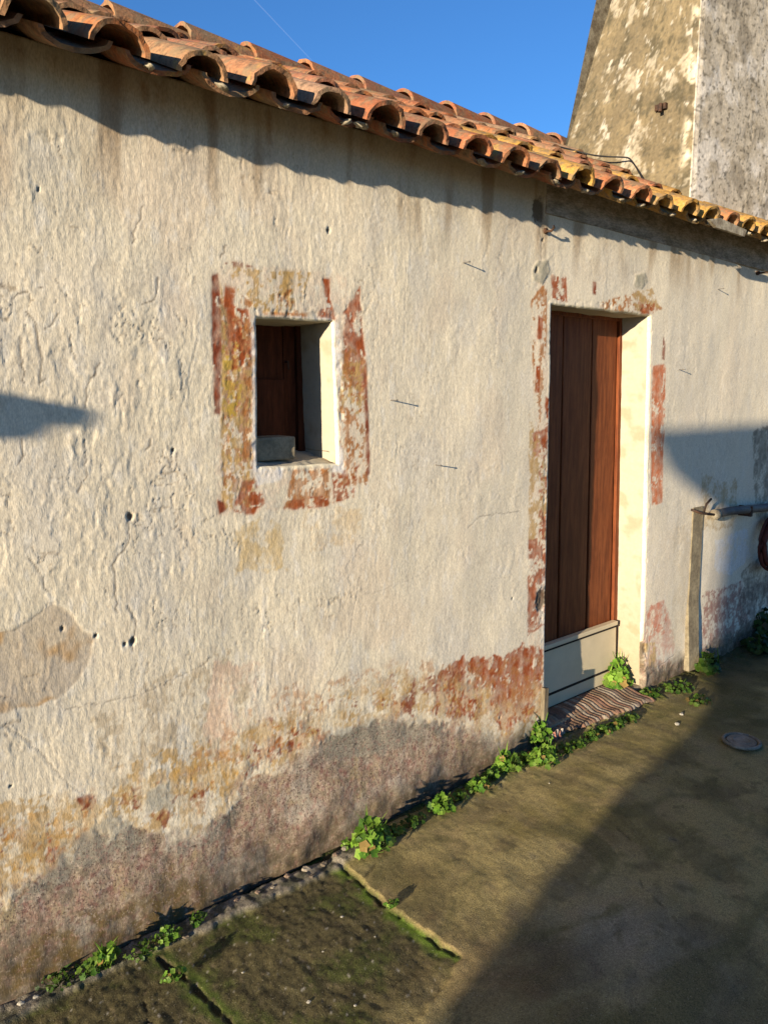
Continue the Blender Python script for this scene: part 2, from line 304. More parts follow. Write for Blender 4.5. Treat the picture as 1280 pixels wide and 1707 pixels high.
# dirty film below the eaves, brown runs under the tiles
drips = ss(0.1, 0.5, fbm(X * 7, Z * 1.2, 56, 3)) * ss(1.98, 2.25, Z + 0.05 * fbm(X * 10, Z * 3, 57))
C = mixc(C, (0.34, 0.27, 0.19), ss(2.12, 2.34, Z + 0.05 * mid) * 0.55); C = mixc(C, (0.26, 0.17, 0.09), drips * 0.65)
for px in (205, 245, 270, 360, 450, 545, 615, 690, 800): # rusty runs in the photo
    xs, zs = W(px, 235 if px > 300 else 175); C = mixc(C, (0.26, 0.15, 0.07), np.exp(-((X - xs) / 0.02) ** 2 - ((Z - zs - .04) / 0.07) ** 2) * 0.55 * (0.6 + hi))
C = mixc(C, (0.36, 0.28, 0.20), pe * 0.55); C = mixc(C, (0.42, 0.25, 0.10), pe * ss(0.0, .4, fbm(X * 8, Z * 8, 58, 3)) * 0.8)
def region(poly, col, cover=0.0, sc=14, soft=0.05, edge_n=0.012, seed=0, amt=1.0, sx=1.0, recess=0.0, sz=1.0):
    """paint remains inside a polygon; cover>0 keeps more of it, <0 leaves flecks"""
    global C, Hh
    sd = sdist(X, Z, WP(*poly)) + edge_n * fbm(X * 22, Z * 22, seed + 100, 3)
    m = ss(-0.003, 0.004, sd)
    n = fbm(X * sc * sx, Z * sc * sz, seed + 60, 5, 0.6) + .40 * fbm(X * 70, Z * 55, seed + 61, 2)
    soft = soft * 1.4; k = m * ss(-cover - soft, -cover + soft, n) * amt * np.clip(.82 + .5 * fbm(X * 28, Z * 20, seed + 9, 3), .35, 1)
    C = mixc(C, np.asarray(col) * .55 + np.array((.66, .56, .42)) * .45, ss(-.012, .006, sd) * ss(-cover - .35, -cover + .1, n) * amt * .25)
    C = mixc(C, np.asarray(col)[None, None] * (1 + 0.16 * fbm(X * 35, Z * 35, seed + 5, 3))[..., None], k); Hh -= recess * k; return k
RED = (0.30, 0.070, 0.020); RED2 = (0.21, 0.050, 0.022); OCH = (0.46, 0.29, 0.105); OCH2 = (0.42, 0.27, 0.11); PINKW = (0.66, 0.53, 0.40); WH = (0.68, 0.64, 0.58); ORG = (0.36, 0.140, 0.038)
# --- tan stains on the wall
region([(400, 870), (470, 870), (475, 950), (440, 955), (395, 950)], (0.58, 0.42, 0.20), 0.1, 10, .2, .03, 1, .8)
region([(500, 850), (610, 845), (590, 910), (520, 915)], (0.60, 0.44, 0.25), -0.05, 10, .25, .03, 2, .6)
region([(150, 1180), (380, 1080), (420, 1150), (360, 1260), (180, 1280)], (0.46, 0.37, 0.25), -0.08, 11, .06, .03, 3, .8)
region([(360, 1100), (430, 1110), (430, 1220), (340, 1240)], (0.64, 0.44, 0.32), 0.1, 7, .3, .03, 4, .6)
# --- grey-blue clean plaster in the last right bays
region([(1190, 900), (1245, 880), (1250, 930), (1215, 960), (1190, 950)], (0.62, 0.62, 0.62), 0.2, 10, .2, .02, 5, .8)
# --- window surround
win_outer = [(353, 455), (375, 440), (560, 452), (600, 478), (614, 812), (550, 845), (362, 860)]
region(win_outer, PINKW, 0.0, 20, .15, .008, 6, .75)
region([(368, 470), (425, 505), (428, 800), (372, 850)], ORG, -0.03, 20, .03, .004, 7, .95, sz=.8, recess=.0006)
region([(368, 500), (428, 560), (428, 690), (372, 700)], ORG, 0.10, 16, .03, .01, 8, .95, recess=.0006)
region([(366, 470), (427, 600), (427, 845), (370, 850)], OCH, -0.07, 26, .03, .004, 9, .95)
region([(368, 575), (400, 570), (404, 700), (372, 700)], (0.50, 0.33, 0.05), 0.0, 26, .05, .006, 10, .9)
region([(380, 505), (415, 515), (420, 600), (385, 620)], RED, 0.15, 18, .04, .012, 11, 1, recess=.0008)
region([(376, 478), (394, 478), (388, 515), (374, 512)], RED, 0.25, 22, .04, .006, 12)
region([(353, 458), (364, 455), (370, 520), (367, 690), (357, 690), (353, 560)], RED2, 0.45, 18, .05, .003, 13, 1, recess=.0008)
region([(375, 438), (400, 436), (425, 446), (380, 446)], RED2, .1, 22, .05, .003, 14)
region([(380, 446), (520, 452), (495, 530), (415, 520)], OCH, -0.14, 26, .03, .006, 15)
region([(470, 450), (492, 453), (490, 490), (472, 495)], OCH, 0.35, 26, .08, .008, 16)
region([(462, 490), (490, 480), (500, 528), (470, 528)], ORG, -0.12, 30, .03, .005, 17)
region([(438, 519), (515, 522), (512, 531), (440, 528)], ORG, 0.25, 20, .05, .003, 18)
region([(530, 525), (545, 500), (540, 465), (555, 460), (552, 500), (562, 533), (528, 532)], RED, 0.3, 22, .05, .006, 19, recess=.0006)
region([(575, 520), (600, 478), (607, 560), (612, 640), (600, 660), (590, 640), (574, 600)], RED, 0.28, 16, .04, .008, 20, 1, recess=.0009)
region([(570, 600), (612, 600), (612, 690), (566, 690)], OCH, -0.05, 26, .03, .006, 21)
region([(566, 560), (612, 600), (615, 810), (566, 810)], ORG, -0.12, 24, .03, .006, 22, .9)
region([(607, 600), (612, 600), (617, 790), (610, 795)], RED2, 0.25, 18, .06, .003, 23)
region([(490, 785), (550, 780), (552, 842), (474, 848)], ORG, 0.04, 18, .05, .006, 24, .95)
region([(474, 835), (550, 825), (548, 845), (474, 850)], RED, 0.10, 22, .04, .005, 25, 1)
region([(554, 790), (600, 775), (590, 830), (556, 838)], RED, 0.05, 18, .04, .006, 26, 1)
region([(405, 805), (430, 800), (443, 838), (425, 857), (388, 855)], RED, 0.35, 16, .06, .008, 27, 1, recess=.0008)
region([(361, 830), (375, 838), (378, 850), (366, 860)], RED2, 0.5, 22, .06, .004, 28)
# pale lime band hugging the opening
for poly in ([(419, 532), (430, 530), (433, 778), (423, 790)], [(556, 533), (566, 540), (572, 600), (566, 650), (560, 600)], [(560, 740), (572, 745), (575, 790), (556, 785)], [(423, 776), (475, 778), (470, 800), (430, 810)], [(430, 526), (556, 530), (556, 534), (430, 531)]):
    region(poly, (0.70, 0.66, 0.62), 0.35, 12, .2, .004, 29, .9)
# --- door surround
region([(895, 465), (912, 462), (912, 1110), (882, 1110), (884, 800)], PINKW, 0.0, 14, .2, .006, 30, .8)
region([(886, 500), (912, 470), (912, 560), (900, 720), (890, 720)], ORG, -0.10, 18, .03, .005, 31, .95, sz=.5)
region([(898, 525), (906, 530), (904, 565), (896, 565)], RED, 0.4, 16, .06, .004, 32); region([(893, 610), (900, 610), (898, 655), (892, 655)], RED, 0.4, 16, .06, .004, 32)
region([(908, 660), (915, 665), (914, 720), (908, 720)], RED, 0.2, 16, .06, .004, 33)
region([(888, 720), (912, 715), (912, 760), (888, 762)], RED, 0.3, 14, .06, .005, 34, recess=.0006)
region([(881, 690), (900, 740), (912, 780), (912, 900), (882, 900)], OCH2, 0.02, 18, .05, .005, 35, .9, sz=.6)
region([(898, 760), (912, 760), (912, 900), (898, 900)], RED, -0.10, 18, .05, .005, 36, .9)
region([(882, 900), (912, 895), (911, 1040), (880, 1060)], RED, 0.18, 12, .06, .006, 37, .92, recess=.0008)
region([(904, 960), (912, 960), (910, 1090), (902, 1090)], WH, 0.05, 12, .2, .005, 38, .7)
region([(919, 458), (945, 462), (946, 503), (922, 498)], RED, 0.12, 18, .04, .006, 39); region([(895, 485), (915, 480), (912, 515), (897, 520)], ORG, -0.05, 24, .04, .006, 40)
region([(987, 468), (993, 470), (992, 492), (987, 490)], RED2, 0.4, 18, .05, .003, 41)
region([(1000, 505), (1060, 485), (1105, 515), (1070, 527), (1000, 517)], ORG, -0.06, 26, .03, .006, 42); region([(1052, 488), (1085, 480), (1098, 512), (1060, 520)], OCH2, 0.15, 22, .06, .01, 43); region([(1064, 508), (1090, 505), (1088, 524), (1068, 524)], RED, 0.15, 20, .05, .006, 44)
region([(1086, 610), (1108, 606), (1106, 720), (1102, 838), (1084, 842), (1084, 700)], (0.50, 0.15, 0.06), 0.30, 14, .08, .004, 45, .95, recess=.0005)
region([(1104, 560), (1108, 575), (1106, 600), (1102, 600)], RED2, 0.2, 22, .05, .003, 46)
# grey cement blobs
for poly, s in (([(888, 450), (898, 434), (913, 434), (917, 452), (905, 475), (890, 466)], 47), ([(1058, 458), (1075, 455), (1078, 470), (1068, 483), (1055, 478)], 48)):
    k = region(poly, (0.36, 0.33, 0.25), 0.5, 12, .2, .006, s, 1.0); Hh += 0.003 * k
# --- pink patches right of door
region([(1080, 1010), (1105, 1000), (1122, 1060), (1120, 1120), (1068, 1130), (1070, 1060)], (0.50, 0.27, 0.20), 0.08, 12, .2, .02, 49, .75)
region([(1060, 1075), (1090, 1070), (1090, 1120), (1062, 1130)], (0.48, 0.32, 0.12), 0.05, 14, .15, .012, 50, .85)
region([(1170, 990), (1235, 970), (1250, 1030), (1235, 1085), (1165, 1090)], (0.30, 0.14, 0.11), 0.1, 16, .12, .02, 51, .85)
region([(1075, 1010), (1105, 1000), (1110, 1060), (1080, 1070)], (0.50, 0.17, 0.10), -0.05, 16, .1, .015, 52, .8)
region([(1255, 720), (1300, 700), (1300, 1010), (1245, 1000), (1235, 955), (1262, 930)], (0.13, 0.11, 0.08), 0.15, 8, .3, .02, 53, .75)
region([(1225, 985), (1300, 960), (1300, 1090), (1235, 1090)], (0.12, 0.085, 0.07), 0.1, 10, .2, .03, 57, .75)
region([(1170, 790), (1230, 800), (1225, 880), (1165, 885)], (0.40, 0.28, 0.14), 0.0, 10, .2, .02, 54, .7)
region([(1120, 880), (1155, 870), (1160, 1120), (1118, 1130)], (0.52, 0.43, 0.30), 0.2, 8, .2, .02, 55, .5)
# shallow vertical groove right of the door, its shade painted as darker colour
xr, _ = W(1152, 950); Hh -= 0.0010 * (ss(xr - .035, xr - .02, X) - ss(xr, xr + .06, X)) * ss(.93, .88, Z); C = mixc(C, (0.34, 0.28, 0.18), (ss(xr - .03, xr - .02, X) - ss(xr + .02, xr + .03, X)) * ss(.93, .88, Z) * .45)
# --- lower zone: ochre and red remains above a bare pink-brown plinth
lowline = WP((-80, 1560), (0, 1500), (60, 1470), (110, 1430), (170, 1395), (215, 1385), (300, 1400), (380, 1350), (420, 1300), (480, 1275), (545, 1235), (620, 1205), (700, 1205), (770, 1215), (850, 1235), (905, 1215), (915, 1200))
lx = [p[0] for p in lowline]; lz = [p[1] for p in lowline]
zl = np.interp(X, lx, lz, right=0.12); zl = np.where(X > 3.4, 0.10 + 0.05 * fbm(X * 3, X * 0, 63), zl)
dpl = zl - Z + 0.030 * fbm(X * 9, Z * 9, 64, 4) + 0.012 * fbm(X * 30, Z * 30, 65, 3)
wd_ = .012 + .035 * ss(-.2, .3, fbm(X * 4, Z * 4, 33, 3)); pl = ss(-wd_, wd_, dpl + .030 * fbm(X * 18, Z * 16, 61, 4) + .020 * fbm(X * 45, Z * 40, 62, 3))
region([(-60, 1345), (60, 1325), (190, 1340), (175, 1440), (60, 1500), (-60, 1540)], OCH, 0.0, 15, .06, .02, 66, .85)
region([(-60, 1370), (100, 1350), (180, 1345), (150, 1400), (80, 1470), (-60, 1500)], (0.50, 0.28, 0.08), -0.14, 26, .05, .02, 67, .9)
region([(130, 1330), (160, 1325), (160, 1350), (140, 1352)], RED2, .1, 20, .05, .01, 68); region([(78, 1390), (96, 1410), (92, 1440), (76, 1435)], RED, .2, 20, .05, .008, 69)
region([(215, 1270), (330, 1235), (420, 1250), (410, 1310), (300, 1325), (200, 1300)], OCH, -0.08, 18, .06, .025, 70, .85)
region([(275, 1290), (330, 1255), (415, 1250), (405, 1310), (290, 1325)], (0.52, 0.30, 0.08), 0.0, 20, .08, .015, 71, .85)
region([(380, 1350), (375, 1320), (430, 1265), (500, 1200), (545, 1220), (540, 1245), (470, 1255), (430, 1300)], RED2, -0.10, 18, .04, .012, 72, .95, recess=.0008)
region([(440, 1240), (545, 1225), (540, 1245), (430, 1260)], RED, 0.0, 16, .05, .01, 73, .95, recess=.0008)
region([(300, 1270), (440, 1160), (560, 1130), (720, 1100), (740, 1180), (560, 1200), (430, 1270)], ORG, -0.17, 14, .05, .03, 74, .55)
region([(720, 1190), (730, 1120), (770, 1095), (840, 1095), (870, 1075), (905, 1080), (905, 1130), (880, 1190), (835, 1220), (815, 1190), (760, 1190)], RED, 0.34, 14, .10, .022, 76, 1, recess=.001)
region([(755, 1185), (775, 1190), (770, 1225), (735, 1225)], RED2, 0.15, 18, .05, .01, 77)
region([(820, 1180), (885, 1130), (905, 1140), (880, 1200), (840, 1225)], ORG, -0.05, 16, .07, .016, 78, .8)
region([(730, 1110), (905, 1090), (905, 1180), (800, 1210), (730, 1180)], ORG, -.16, 24, .08, .02, 27, .7, sx=.7)
region([(620, 1165), (760, 1110), (780, 1130), (650, 1200)], RED2, -.14, 22, .06, .02, 36, .9, sx=.6)
region([(640, 1190), (800, 1195), (790, 1230), (640, 1220)], PINKW, 0.1, 10, .2, .02, 79, .6)
band = ss(.16, .03, abs(-dpl - .09) + .05 * fbm(X * 6, Z * 6, 37, 3)) * (X < 2.75)
for col_, sd_, cv, am in ((OCH, 38, .18, .8), (ORG, 39, .30, .7), (RED2, 43, .40, .85), ((.62, .50, .33), 44, .0, .6), (OCH2, 46, .26, .6), ((.36, .32, .25), 45, .30, .6)):
    nb_ = fbm(X * 11, Z * 13, sd_, 5, .62) + .35 * fbm(X * 60, Z * 60, sd_ + 1, 2); C = mixc(C, col_, band * ss(cv - .05, cv + .12, nb_) * am)
PLC = np.zeros(X.shape + (3,)) + np.array([0.36, 0.27, 0.185])
PLC = mixc(PLC, (0.30, 0.175, 0.135), ss(0.05, 0.4, fbm(X * 14, Z * 14, 80, 4)) * 0.6)
PLC = mixc(PLC, (0.46, 0.34, 0.22), ss(0.0, 0.4, fbm(X * 7, Z * 7, 81, 4)) * 0.7)
PLC = mixc(PLC, (0.26, 0.24, 0.19), ss(0.085, 0.02, dpl) * ss(-.22, .1, fbm(X * 4, Z * 4, 82, 3)) * 0.85)
PLC = mixc(PLC, (0.23, 0.10, 0.085), ss(0.22, 0.4, fbm(X * 50, Z * 50, 83, 2)) * 0.7)
PLC = mixc(PLC, (0.55, 0.42, 0.33), ss(0.25, 0.45, fbm(X * 60, Z * 60, 84, 2)) * 0.6)
PLC = mixc(PLC, (.44, .33, .16), ss(.2, .5, fbm(X * 6, Z * 7, 34, 5, .65)) * .55); PLC = mixc(PLC, (.54, .47, .37), ss(.05, .4, fbm(X * 5, Z * 8, 79, 5, .65)) * .6); PLC = mixc(PLC, (.17, .14, .10), ss(.2, .5, fbm(X * 9, Z * 9, 78, 5, .65)) * .55); PLC *= .88 * (1 + 0.25 * fbm(X * 80, Z * 80, 85, 2))[..., None]
for poly, s in (([(60, 1480), (160, 1370), (215, 1360), (240, 1400), (150, 1440), (90, 1480)], 86), ([(540, 1270), (545, 1225), (620, 1200), (705, 1200), (705, 1230), (620, 1260)], 87), ([(240, 1320), (290, 1300), (290, 1350), (250, 1350)], 88)):
    k = ss(-.01, .012, sdist(X, Z, WP(*poly)) + .02 * fbm(X * 16, Z * 16, s, 4)); PLC = mixc(PLC, (0.26, 0.235, 0.18), k * .85); C = mixc(C, (0.36, 0.34, 0.28), k * .7)
C = C * (1 - pl[..., None]) + PLC * pl[..., None]
# damp greenish-brown foot, mossy dark stains
damp = ss(0.17, 0.02, Z + 0.06 * fbm(X * 4, Z * 5, 89, 3)) * np.clip(.8 + .5 * fbm(X * 24, Z * 30, 90, 3), .2, 1)
C = mixc(C, (0.085, 0.066, 0.038), damp * 0.92)
for poly, s, a in (([(90, 1530), (180, 1500), (330, 1450), (350, 1470), (300, 1530), (150, 1600), (0, 1640), (0, 1590)], 91, .8), ([(260, 1430), (330, 1440), (300, 1500), (230, 1510)], 92, .6)):
    k = ss(-.02, .03, sdist(X, Z, WP(*poly)) + .03 * fbm(X * 12, Z * 12, s, 4)); C = mixc(C, (0.12, 0.08, 0.025), k * a * ss(-.3, .2, fbm(X * 20, Z * 20, s + 3, 3)))
# plaster step: the plinth lies lower than the lime coat, and is coarse
Hh += RP * (1 - pl * .97); Hh += -0.0018 * pl + pl * (0.0005 * fbm(X * 80, Z * 80, 93, 3) + 0.004 * fbm(X * 8, Z * 8, 94, 3))
Hh += ss(0.35, 0.0, Z) * 0.045 * (0.4 + 0.6 * ss(2.7, 1.4, X)) + 0.012 * ss(.25, .05, Z) * fbm(X * 4, Z * 4, 95, 3)
# holes and specks
hole = np.zeros(X.shape)
for px, py, r in ((65, 315, .006), (217, 862, .013), (290, 750, .006), (548, 383, .009), (104, 1048, .006), (160, 1060, .006), (208, 1073, .005), (222, 1068, .012), (897, 350, .035), (895, 450, .014), (18, 1310, .004), (830, 1195, .006), (855, 998, .006), (1105, 1130, .01), (1066, 1088, .045), (1064, 1112, .04), (903, 1000, .034), (905, 400, .008)):
    x_, z_ = W(px, py); hole = np.maximum(hole, ss(1.25, .75, np.hypot(X - x_, (Z - z_) * .7) / (r * (.62 if r < .03 else 1)) + .35 * fbm(X * 60, Z * 60, 96, 2)))
spk = ss(1.3, 1.4, fbm(X * 40, Z * 40, 97, 2)) * (Z > .45); hole = np.maximum(hole, spk * .5)
Hh -= hole * 0.006; CR = np.maximum(CR, hole)
C = mixc(C, (0.72, 0.66, 0.56), np.clip(CW * 0.35, 0, 1) * (1 - pl)); 
# arris rounding
rr = 0.012; e1 = np.clip(edge / rr, 0, 1); Hh = Hh * ss(-0.2, 1, e1) - rr * (1 - np.sqrt(np.clip(1 - (1 - e1) ** 2, 0, 1))) - (edge < .03) * .004 * np.clip(fbm(X * 30, Z * 30, 98, 3), 0, 1)
C = mixc(C, (0.74, 0.66, 0.46), ss(.012, .002, edge) * .7 * (Z > .15))
C = mixc(C, (0.10, 0.07, 0.045), CR * .9)
far = ((X0 < 0.3) | (X0 > 5.3)); Hh[far] *= 0.3
C = np.clip(C, 0.01, 0.85)
P = np.stack([X, -Hh, Z], -1)
cxm = (gx[:-1] + gx[1:]) / 2; czm = (gz[:-1] + gz[1:]) / 2; CX, CZ = np.meshgrid(cxm, czm, indexing='ij')
ins = lambda o: (CX > o['x0']) & (CX < o['x1']) & (CZ > o['z0']) & (CZ < o['z1'])
C = np.concatenate([C, (pl * (1 - .75 * damp))[..., None]], -1)
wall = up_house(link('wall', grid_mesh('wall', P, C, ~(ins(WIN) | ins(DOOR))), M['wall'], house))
iw0, iw1 = [int(np.argmin(abs(gx - v))) for v in (WIN['x0'], WIN['x1'])]; kw0, kw1 = [int(np.argmin(abs(gz - v))) for v in (WIN['z0'], WIN['z1'])]
id0, id1 = [int(np.argmin(abs(gx - v))) for v in (DOOR['x0'], DOOR['x1'])]; kd1 = int(np.argmin(abs(gz - DOOR['z1'])))

def reveal(name, loop, tgt, m, parent, n=14, amp=0.002, seed=0):
    """loop: (k,3) arris points; tgt(point)->inner point"""
    k = len(loop); A = np.zeros((k, n + 1, 3)); T = np.array([tgt(p) for p in loop])
    for j in range(n + 1): A[:, j] = loop * (1 - j / n) + T * (j / n)
    s = np.cumsum(np.r_[0, np.linalg.norm(np.diff(loop, axis=0), axis=1)])[:, None]; q = np.linspace(0, .2, n + 1)[None]
    d = amp * fbm(s * 14 + 0 * q, q * 14 + 0 * s, seed, 3); d[:, 0] = 0; A[:, :, 0] += d * .7; A[:, :, 2] += d * .7
    nb = fbm(s * 9 + 0 * q, q * 9 + 0 * s, seed + 5, 4); Cc = mixc(np.zeros(d.shape + (3,)) + np.array([0.40, 0.355, 0.27]), (0.29, 0.21, 0.12), np.clip(ss(.05, .5, nb) * .5 + ss(.7, .05, A[:, :, 2] + .25 * nb) * .55, 0, .85))
    return up_house(link(name, grid_mesh(name, A, Cc), m, parent))
# --- window: splayed reveals, sill, shutter
window = up_house(link('window', bpy.data.meshes.new('window'), None, house)) if False else None
mb = MB(); mb.box((1.20, .205, 1.30), (1.66, .235, 1.85))
window = up_house(mb.build('window', M['shutter'], house))
M['rev'] = mat('cream_limewash', attr=True, rough=.9, n_scale=60, n_amt=.08, bump=.35, bscale=50, bdist=.002, spec=.12)
wr = lambda q: up_house(q)
def child(o, par):
    o.parent = par; o.location.x = 0; return o
loopT = P[iw0:iw1 + 1, kw1]; loopR = P[iw1, kw0:kw1 + 1]; loopL = P[iw0, kw0:kw1 + 1]; loopB = P[iw0:iw1 + 1, kw0]
dd = .205
child(reveal('reveal', loopR, lambda p: (p[0] + .004, dd, p[2] + (.030 if p[2] < 1.36 else 0)), M['rev'], None, seed=201), window)
child(reveal('reveal', loopL, lambda p: (p[0] - .02, dd, p[2]), M['rev'], None, seed=202), window)
child(reveal('reveal', loopT, lambda p: (p[0], dd, p[2] - .004), M['rev'], None, seed=203), window)
child(reveal('sill', loopB, lambda p: (p[0], dd, p[2] + .032), M['rev'], None, n=20, amp=.007, seed=204), window)
# raised hatch and boards of the shutter
mb = MB(); mb.box((1.20, .188, 1.38), (1.508, .207, 1.603)); child(mb.build('hatch', M['shutter'], None, bevel=.003), window)
mb = MB(); mb.box((1.560, .190, 1.32), (1.598, .206, 1.79)); mb.box((1.512, .2, 1.32), (1.516, .2065, 1.79)); child(mb.build('frame', M['shutter'], None), window)
mb = MB(); mb.tube([(1.520, .206, 1.66), (1.520, .185, 1.66)], .004); mb.tube([(1.520, .186, 1.66), (1.522, .186, 1.635)], .003); child(mb.build('latch', M['iron'], None), window)

# --- door
door = up_house((lambda mb: (mb.box((2.60, .185, .03), (3.62, .20, 1.95)), mb.build('door', M['dark'], house))[1])(MB()))
seams = [2.62, 2.815, 3.010, 3.236, 3.447]
for i in range(4):
    mb = MB(); a, b = seams[i] + .003, seams[i + 1] - .003
    lean = 0.075 * (0.4 + .6 * i / 3)
    mb.prism([(a, 1.93), (b, 1.93), (b + lean, .04), (a + lean, .04)], .160, .184); child(mb.build('plank', M['door'], None, bevel=.003), door)
mb = MB(); mb.prism([(3.451, 1.93), (3.475, 1.93), (3.575, .04), (3.535, .04)], .148, .186); mb.box((2.6, .15, 1.895), (3.48, .186, 1.935)); child(mb.build('frame', M['door'], None, bevel=.002), door)
mb = MB(); mb.prism([(2.66, .352), (3.515, .352), (3.535, .040), (2.66, .040)], .128, .150); mb.box((2.66, .118, .345), (3.515, .150, .366)); panel = child(mb.build('flood_panel', M['panel'], None, bevel=.002), door)
mb = MB(); mb.box((2.66, .1255, .102), (3.528, .130, .114)); g = child(mb.build('groove', M['dark'], None), panel)
mb = MB(); mb.box((2.66, .120, .335), (3.513, .1285, .3445)); child(mb.build('groove', M['dark'], None), panel)
loopR = P[id1, :kd1 + 1]; loopL = P[id0, :kd1 + 1]; loopT = P[id0:id1 + 1, kd1]
child(reveal('reveal', loopR, lambda p: (p[0] + .002 - .025 * (p[2] < .3) * (.3 - p[2]), .187, p[2]), M['rev'], None, seed=205), door)
child(reveal('reveal', loopL, lambda p: (p[0] - .01, .187, p[2]), M['rev'], None, seed=206), door)
child(reveal('reveal', loopT, lambda p: (p[0], .187, p[2]), M['rev'], None, seed=207), door)
mb = MB(); mb.box((2.55, 0.004, -.08), (3.75, .2, .030)); child(mb.build('threshold', M['concrete'], None, bevel=.006), door)

# --- unseen walls
mb = MB(); mb.box((-1.5, 2.0, 0), (8, 2.1, 2.4)); mb.box((-1.52, .005, 0), (-1.49, 2.1, 2.4)); mb.box((7.98, .005, 0), (8.02, 2.1, 2.4))
mb.prism([(0, 0)] * 3, 0, 0) if False else None
plain = mat('plain_plaster', (.6, .54, .43), .9, n_scale=20, n_amt=.2)
up_house(mb.build('rear_wall', plain, house))
# darker board under the eave right of the door jamb
mb = MB(); mb.prism([W(908, 356)[:2], (8, 2.17), (8, 2.40), (W(908, 356)[0], 2.40)], -.008, .03)
up_house(mb.build('eave_board', mat('old_eave_board', (.36, .30, .24), .9, n_scale=50, n_amt=.5, bump=.6, stretch=(1, 1, 3), c2=(.22, .18, .13)), house, bevel=.004))

# --- roof
RIDGE_Y = 1.0
def ridge_z(x): return 2.925 + .027 * (x - 1.6)
def eave_z(x): return 2.300 + .004 * math.sin(x * 1.9) + .003 * math.sin(x * 5.1)
roof = thing('r', '', 'x'); bpy.data.objects.remove(roof)
rnd = random.Random(5)
TER = [(.46, .17, .075), (.50, .20, .09), (.42, .15, .07), (.52, .24, .12), (.38, .16, .09), (.48, .18, .07)]
def tile_color(x, row):
    c = np.array(rnd.choice(TER)) * rnd.uniform(.55, .92); g = rnd.random()
    if x < 1.4 and g < .5: c = c * .5 + np.array((.34, .21, .11)) * .5
    yellow = (2.4 < x < 4.8) and row < 2 and rnd.random() < .6
    if yellow: c = c * .3 + np.array((.48, .28, .05)) * .7
    elif g > .88: c = c * .5 + np.array((.30, .24, .16)) * .5
    return c
def arc_tile(mb, x, y0, z0, y1, z1, r0, r1, h0, h1, conv, col, th=.0115, n=14, lx=0, nl=5):
    """half-round tile from lower end (y0,z0) to upper end (y1,z1)"""
    rings = []; d = Vector((0, y1 - y0, z1 - z0)).normalized(); nrm = Vector((0, -d.z, d.y)); vs = []; sq = rnd.uniform(-.004, .004); jt = [rnd.gauss(0, .0012) for _ in range(n + 1)]
    for j in range(nl + 1):
        t = j / nl; c = Vector((x + lx * t, y0 + (y1 - y0) * t, z0 + (z1 - z0) * t)); r = r0 + (r1 - r0) * t; h = h0 + (h1 - h0) * t
        for o in (0, 1):
            rr_, hh = r - o * th, h - o * th
            for k in range(n + 1):
                a = math.pi * k / n; s = 1 if conv else -1
                chip = (rnd.gauss(0, .0022) if j == 0 else 0)
                vs.append(c + Vector((-math.cos(a) * (rr_ + jt[k]), 0, 0)) + nrm * (s * math.sin(a) * (hh + jt[k]) + sq * math.cos(a)) + d * chip)
    m = n + 1; fs = []
    for j in range(nl):
        b = j * 2 * m; e = (j + 1) * 2 * m
        for k in range(n):
            fs.append((b + k, b + k + 1, e + k + 1, e + k)); fs.append((b + m + k + 1, b + m + k, e + m + k, e + m + k + 1))
        fs.append((b, e, e + m, b + m)); fs.append((b + n, b + m + n, e + m + n, e + n))
    for k in range(n):
        fs.append((k, m + k, m + k + 1, k + 1)); e = nl * 2 * m; fs.append((e + k, e + k + 1, e + m + k + 1, e + m + k))
    mb.add(vs, fs, col)
tiles = MB(); PITCHX = .1985; TX0 = .628
OVER = .20
for i in range(-11, 38):
    x = TX0 + i * PITCHX + rnd.gauss(0, .004)
    ez = eave_z(x); zr = ridge_z(x); ny = 4; OVER = .20 - .12 * float(ss(.15, -.2, x)); ez += .05 * float(ss(.15, -.2, x)); run = RIDGE_Y + OVER
    for row in range(ny):
        t0 = row / ny; t1 = t0 + 1.22 / ny
        ya = -OVER + run * t0; yb = -OVER + run * min(t1, 1.0); sl_ = (zr - .06 - ez) / run
        za = ez + .033 + sl_ * (ya + OVER) + .006; zb = ez + .033 + sl_ * (yb + OVER) - .008
        j = rnd.gauss(0, .004); off = rnd.gauss(0, .008) if row else rnd.gauss(0, .006)
        arc_tile(tiles, x + j, ya + off, za, yb, zb, .070 + rnd.gauss(0, .002), .060, .061 + rnd.gauss(0, .003), .048, True, tile_color(x, row), lx=rnd.gauss(0, .005))
    xc = x + PITCHX / 2
    for row in range(ny):
        t0 = row / ny; t1 = t0 + 1.22 / ny; ya = -OVER + run * t0 + (.028 if row == 0 else 0) + rnd.gauss(0, .006); yb = -OVER + run * min(t1, 1.0)
        sl_ = (zr - .06 - ez) / run; za = ez + .040 + sl_ * (ya + OVER) + .004; zb = ez + .040 + sl_ * (yb + OVER) - .006
        arc_tile(tiles, xc + rnd.gauss(0, .004), ya, za, yb, zb, .084, .088, .040, .044, False, tile_color(x, 1) * (.95 if row else .85), lx=0)
roof = up_house(tiles.build('roof', M['tile'], house, smooth=False))
me = roof.data; me.polygons.foreach_set('use_smooth', [True] * len(me.polygons)); roof.modifiers.new('es', 'EDGE_SPLIT').split_angle = R(50)
rid = MB()
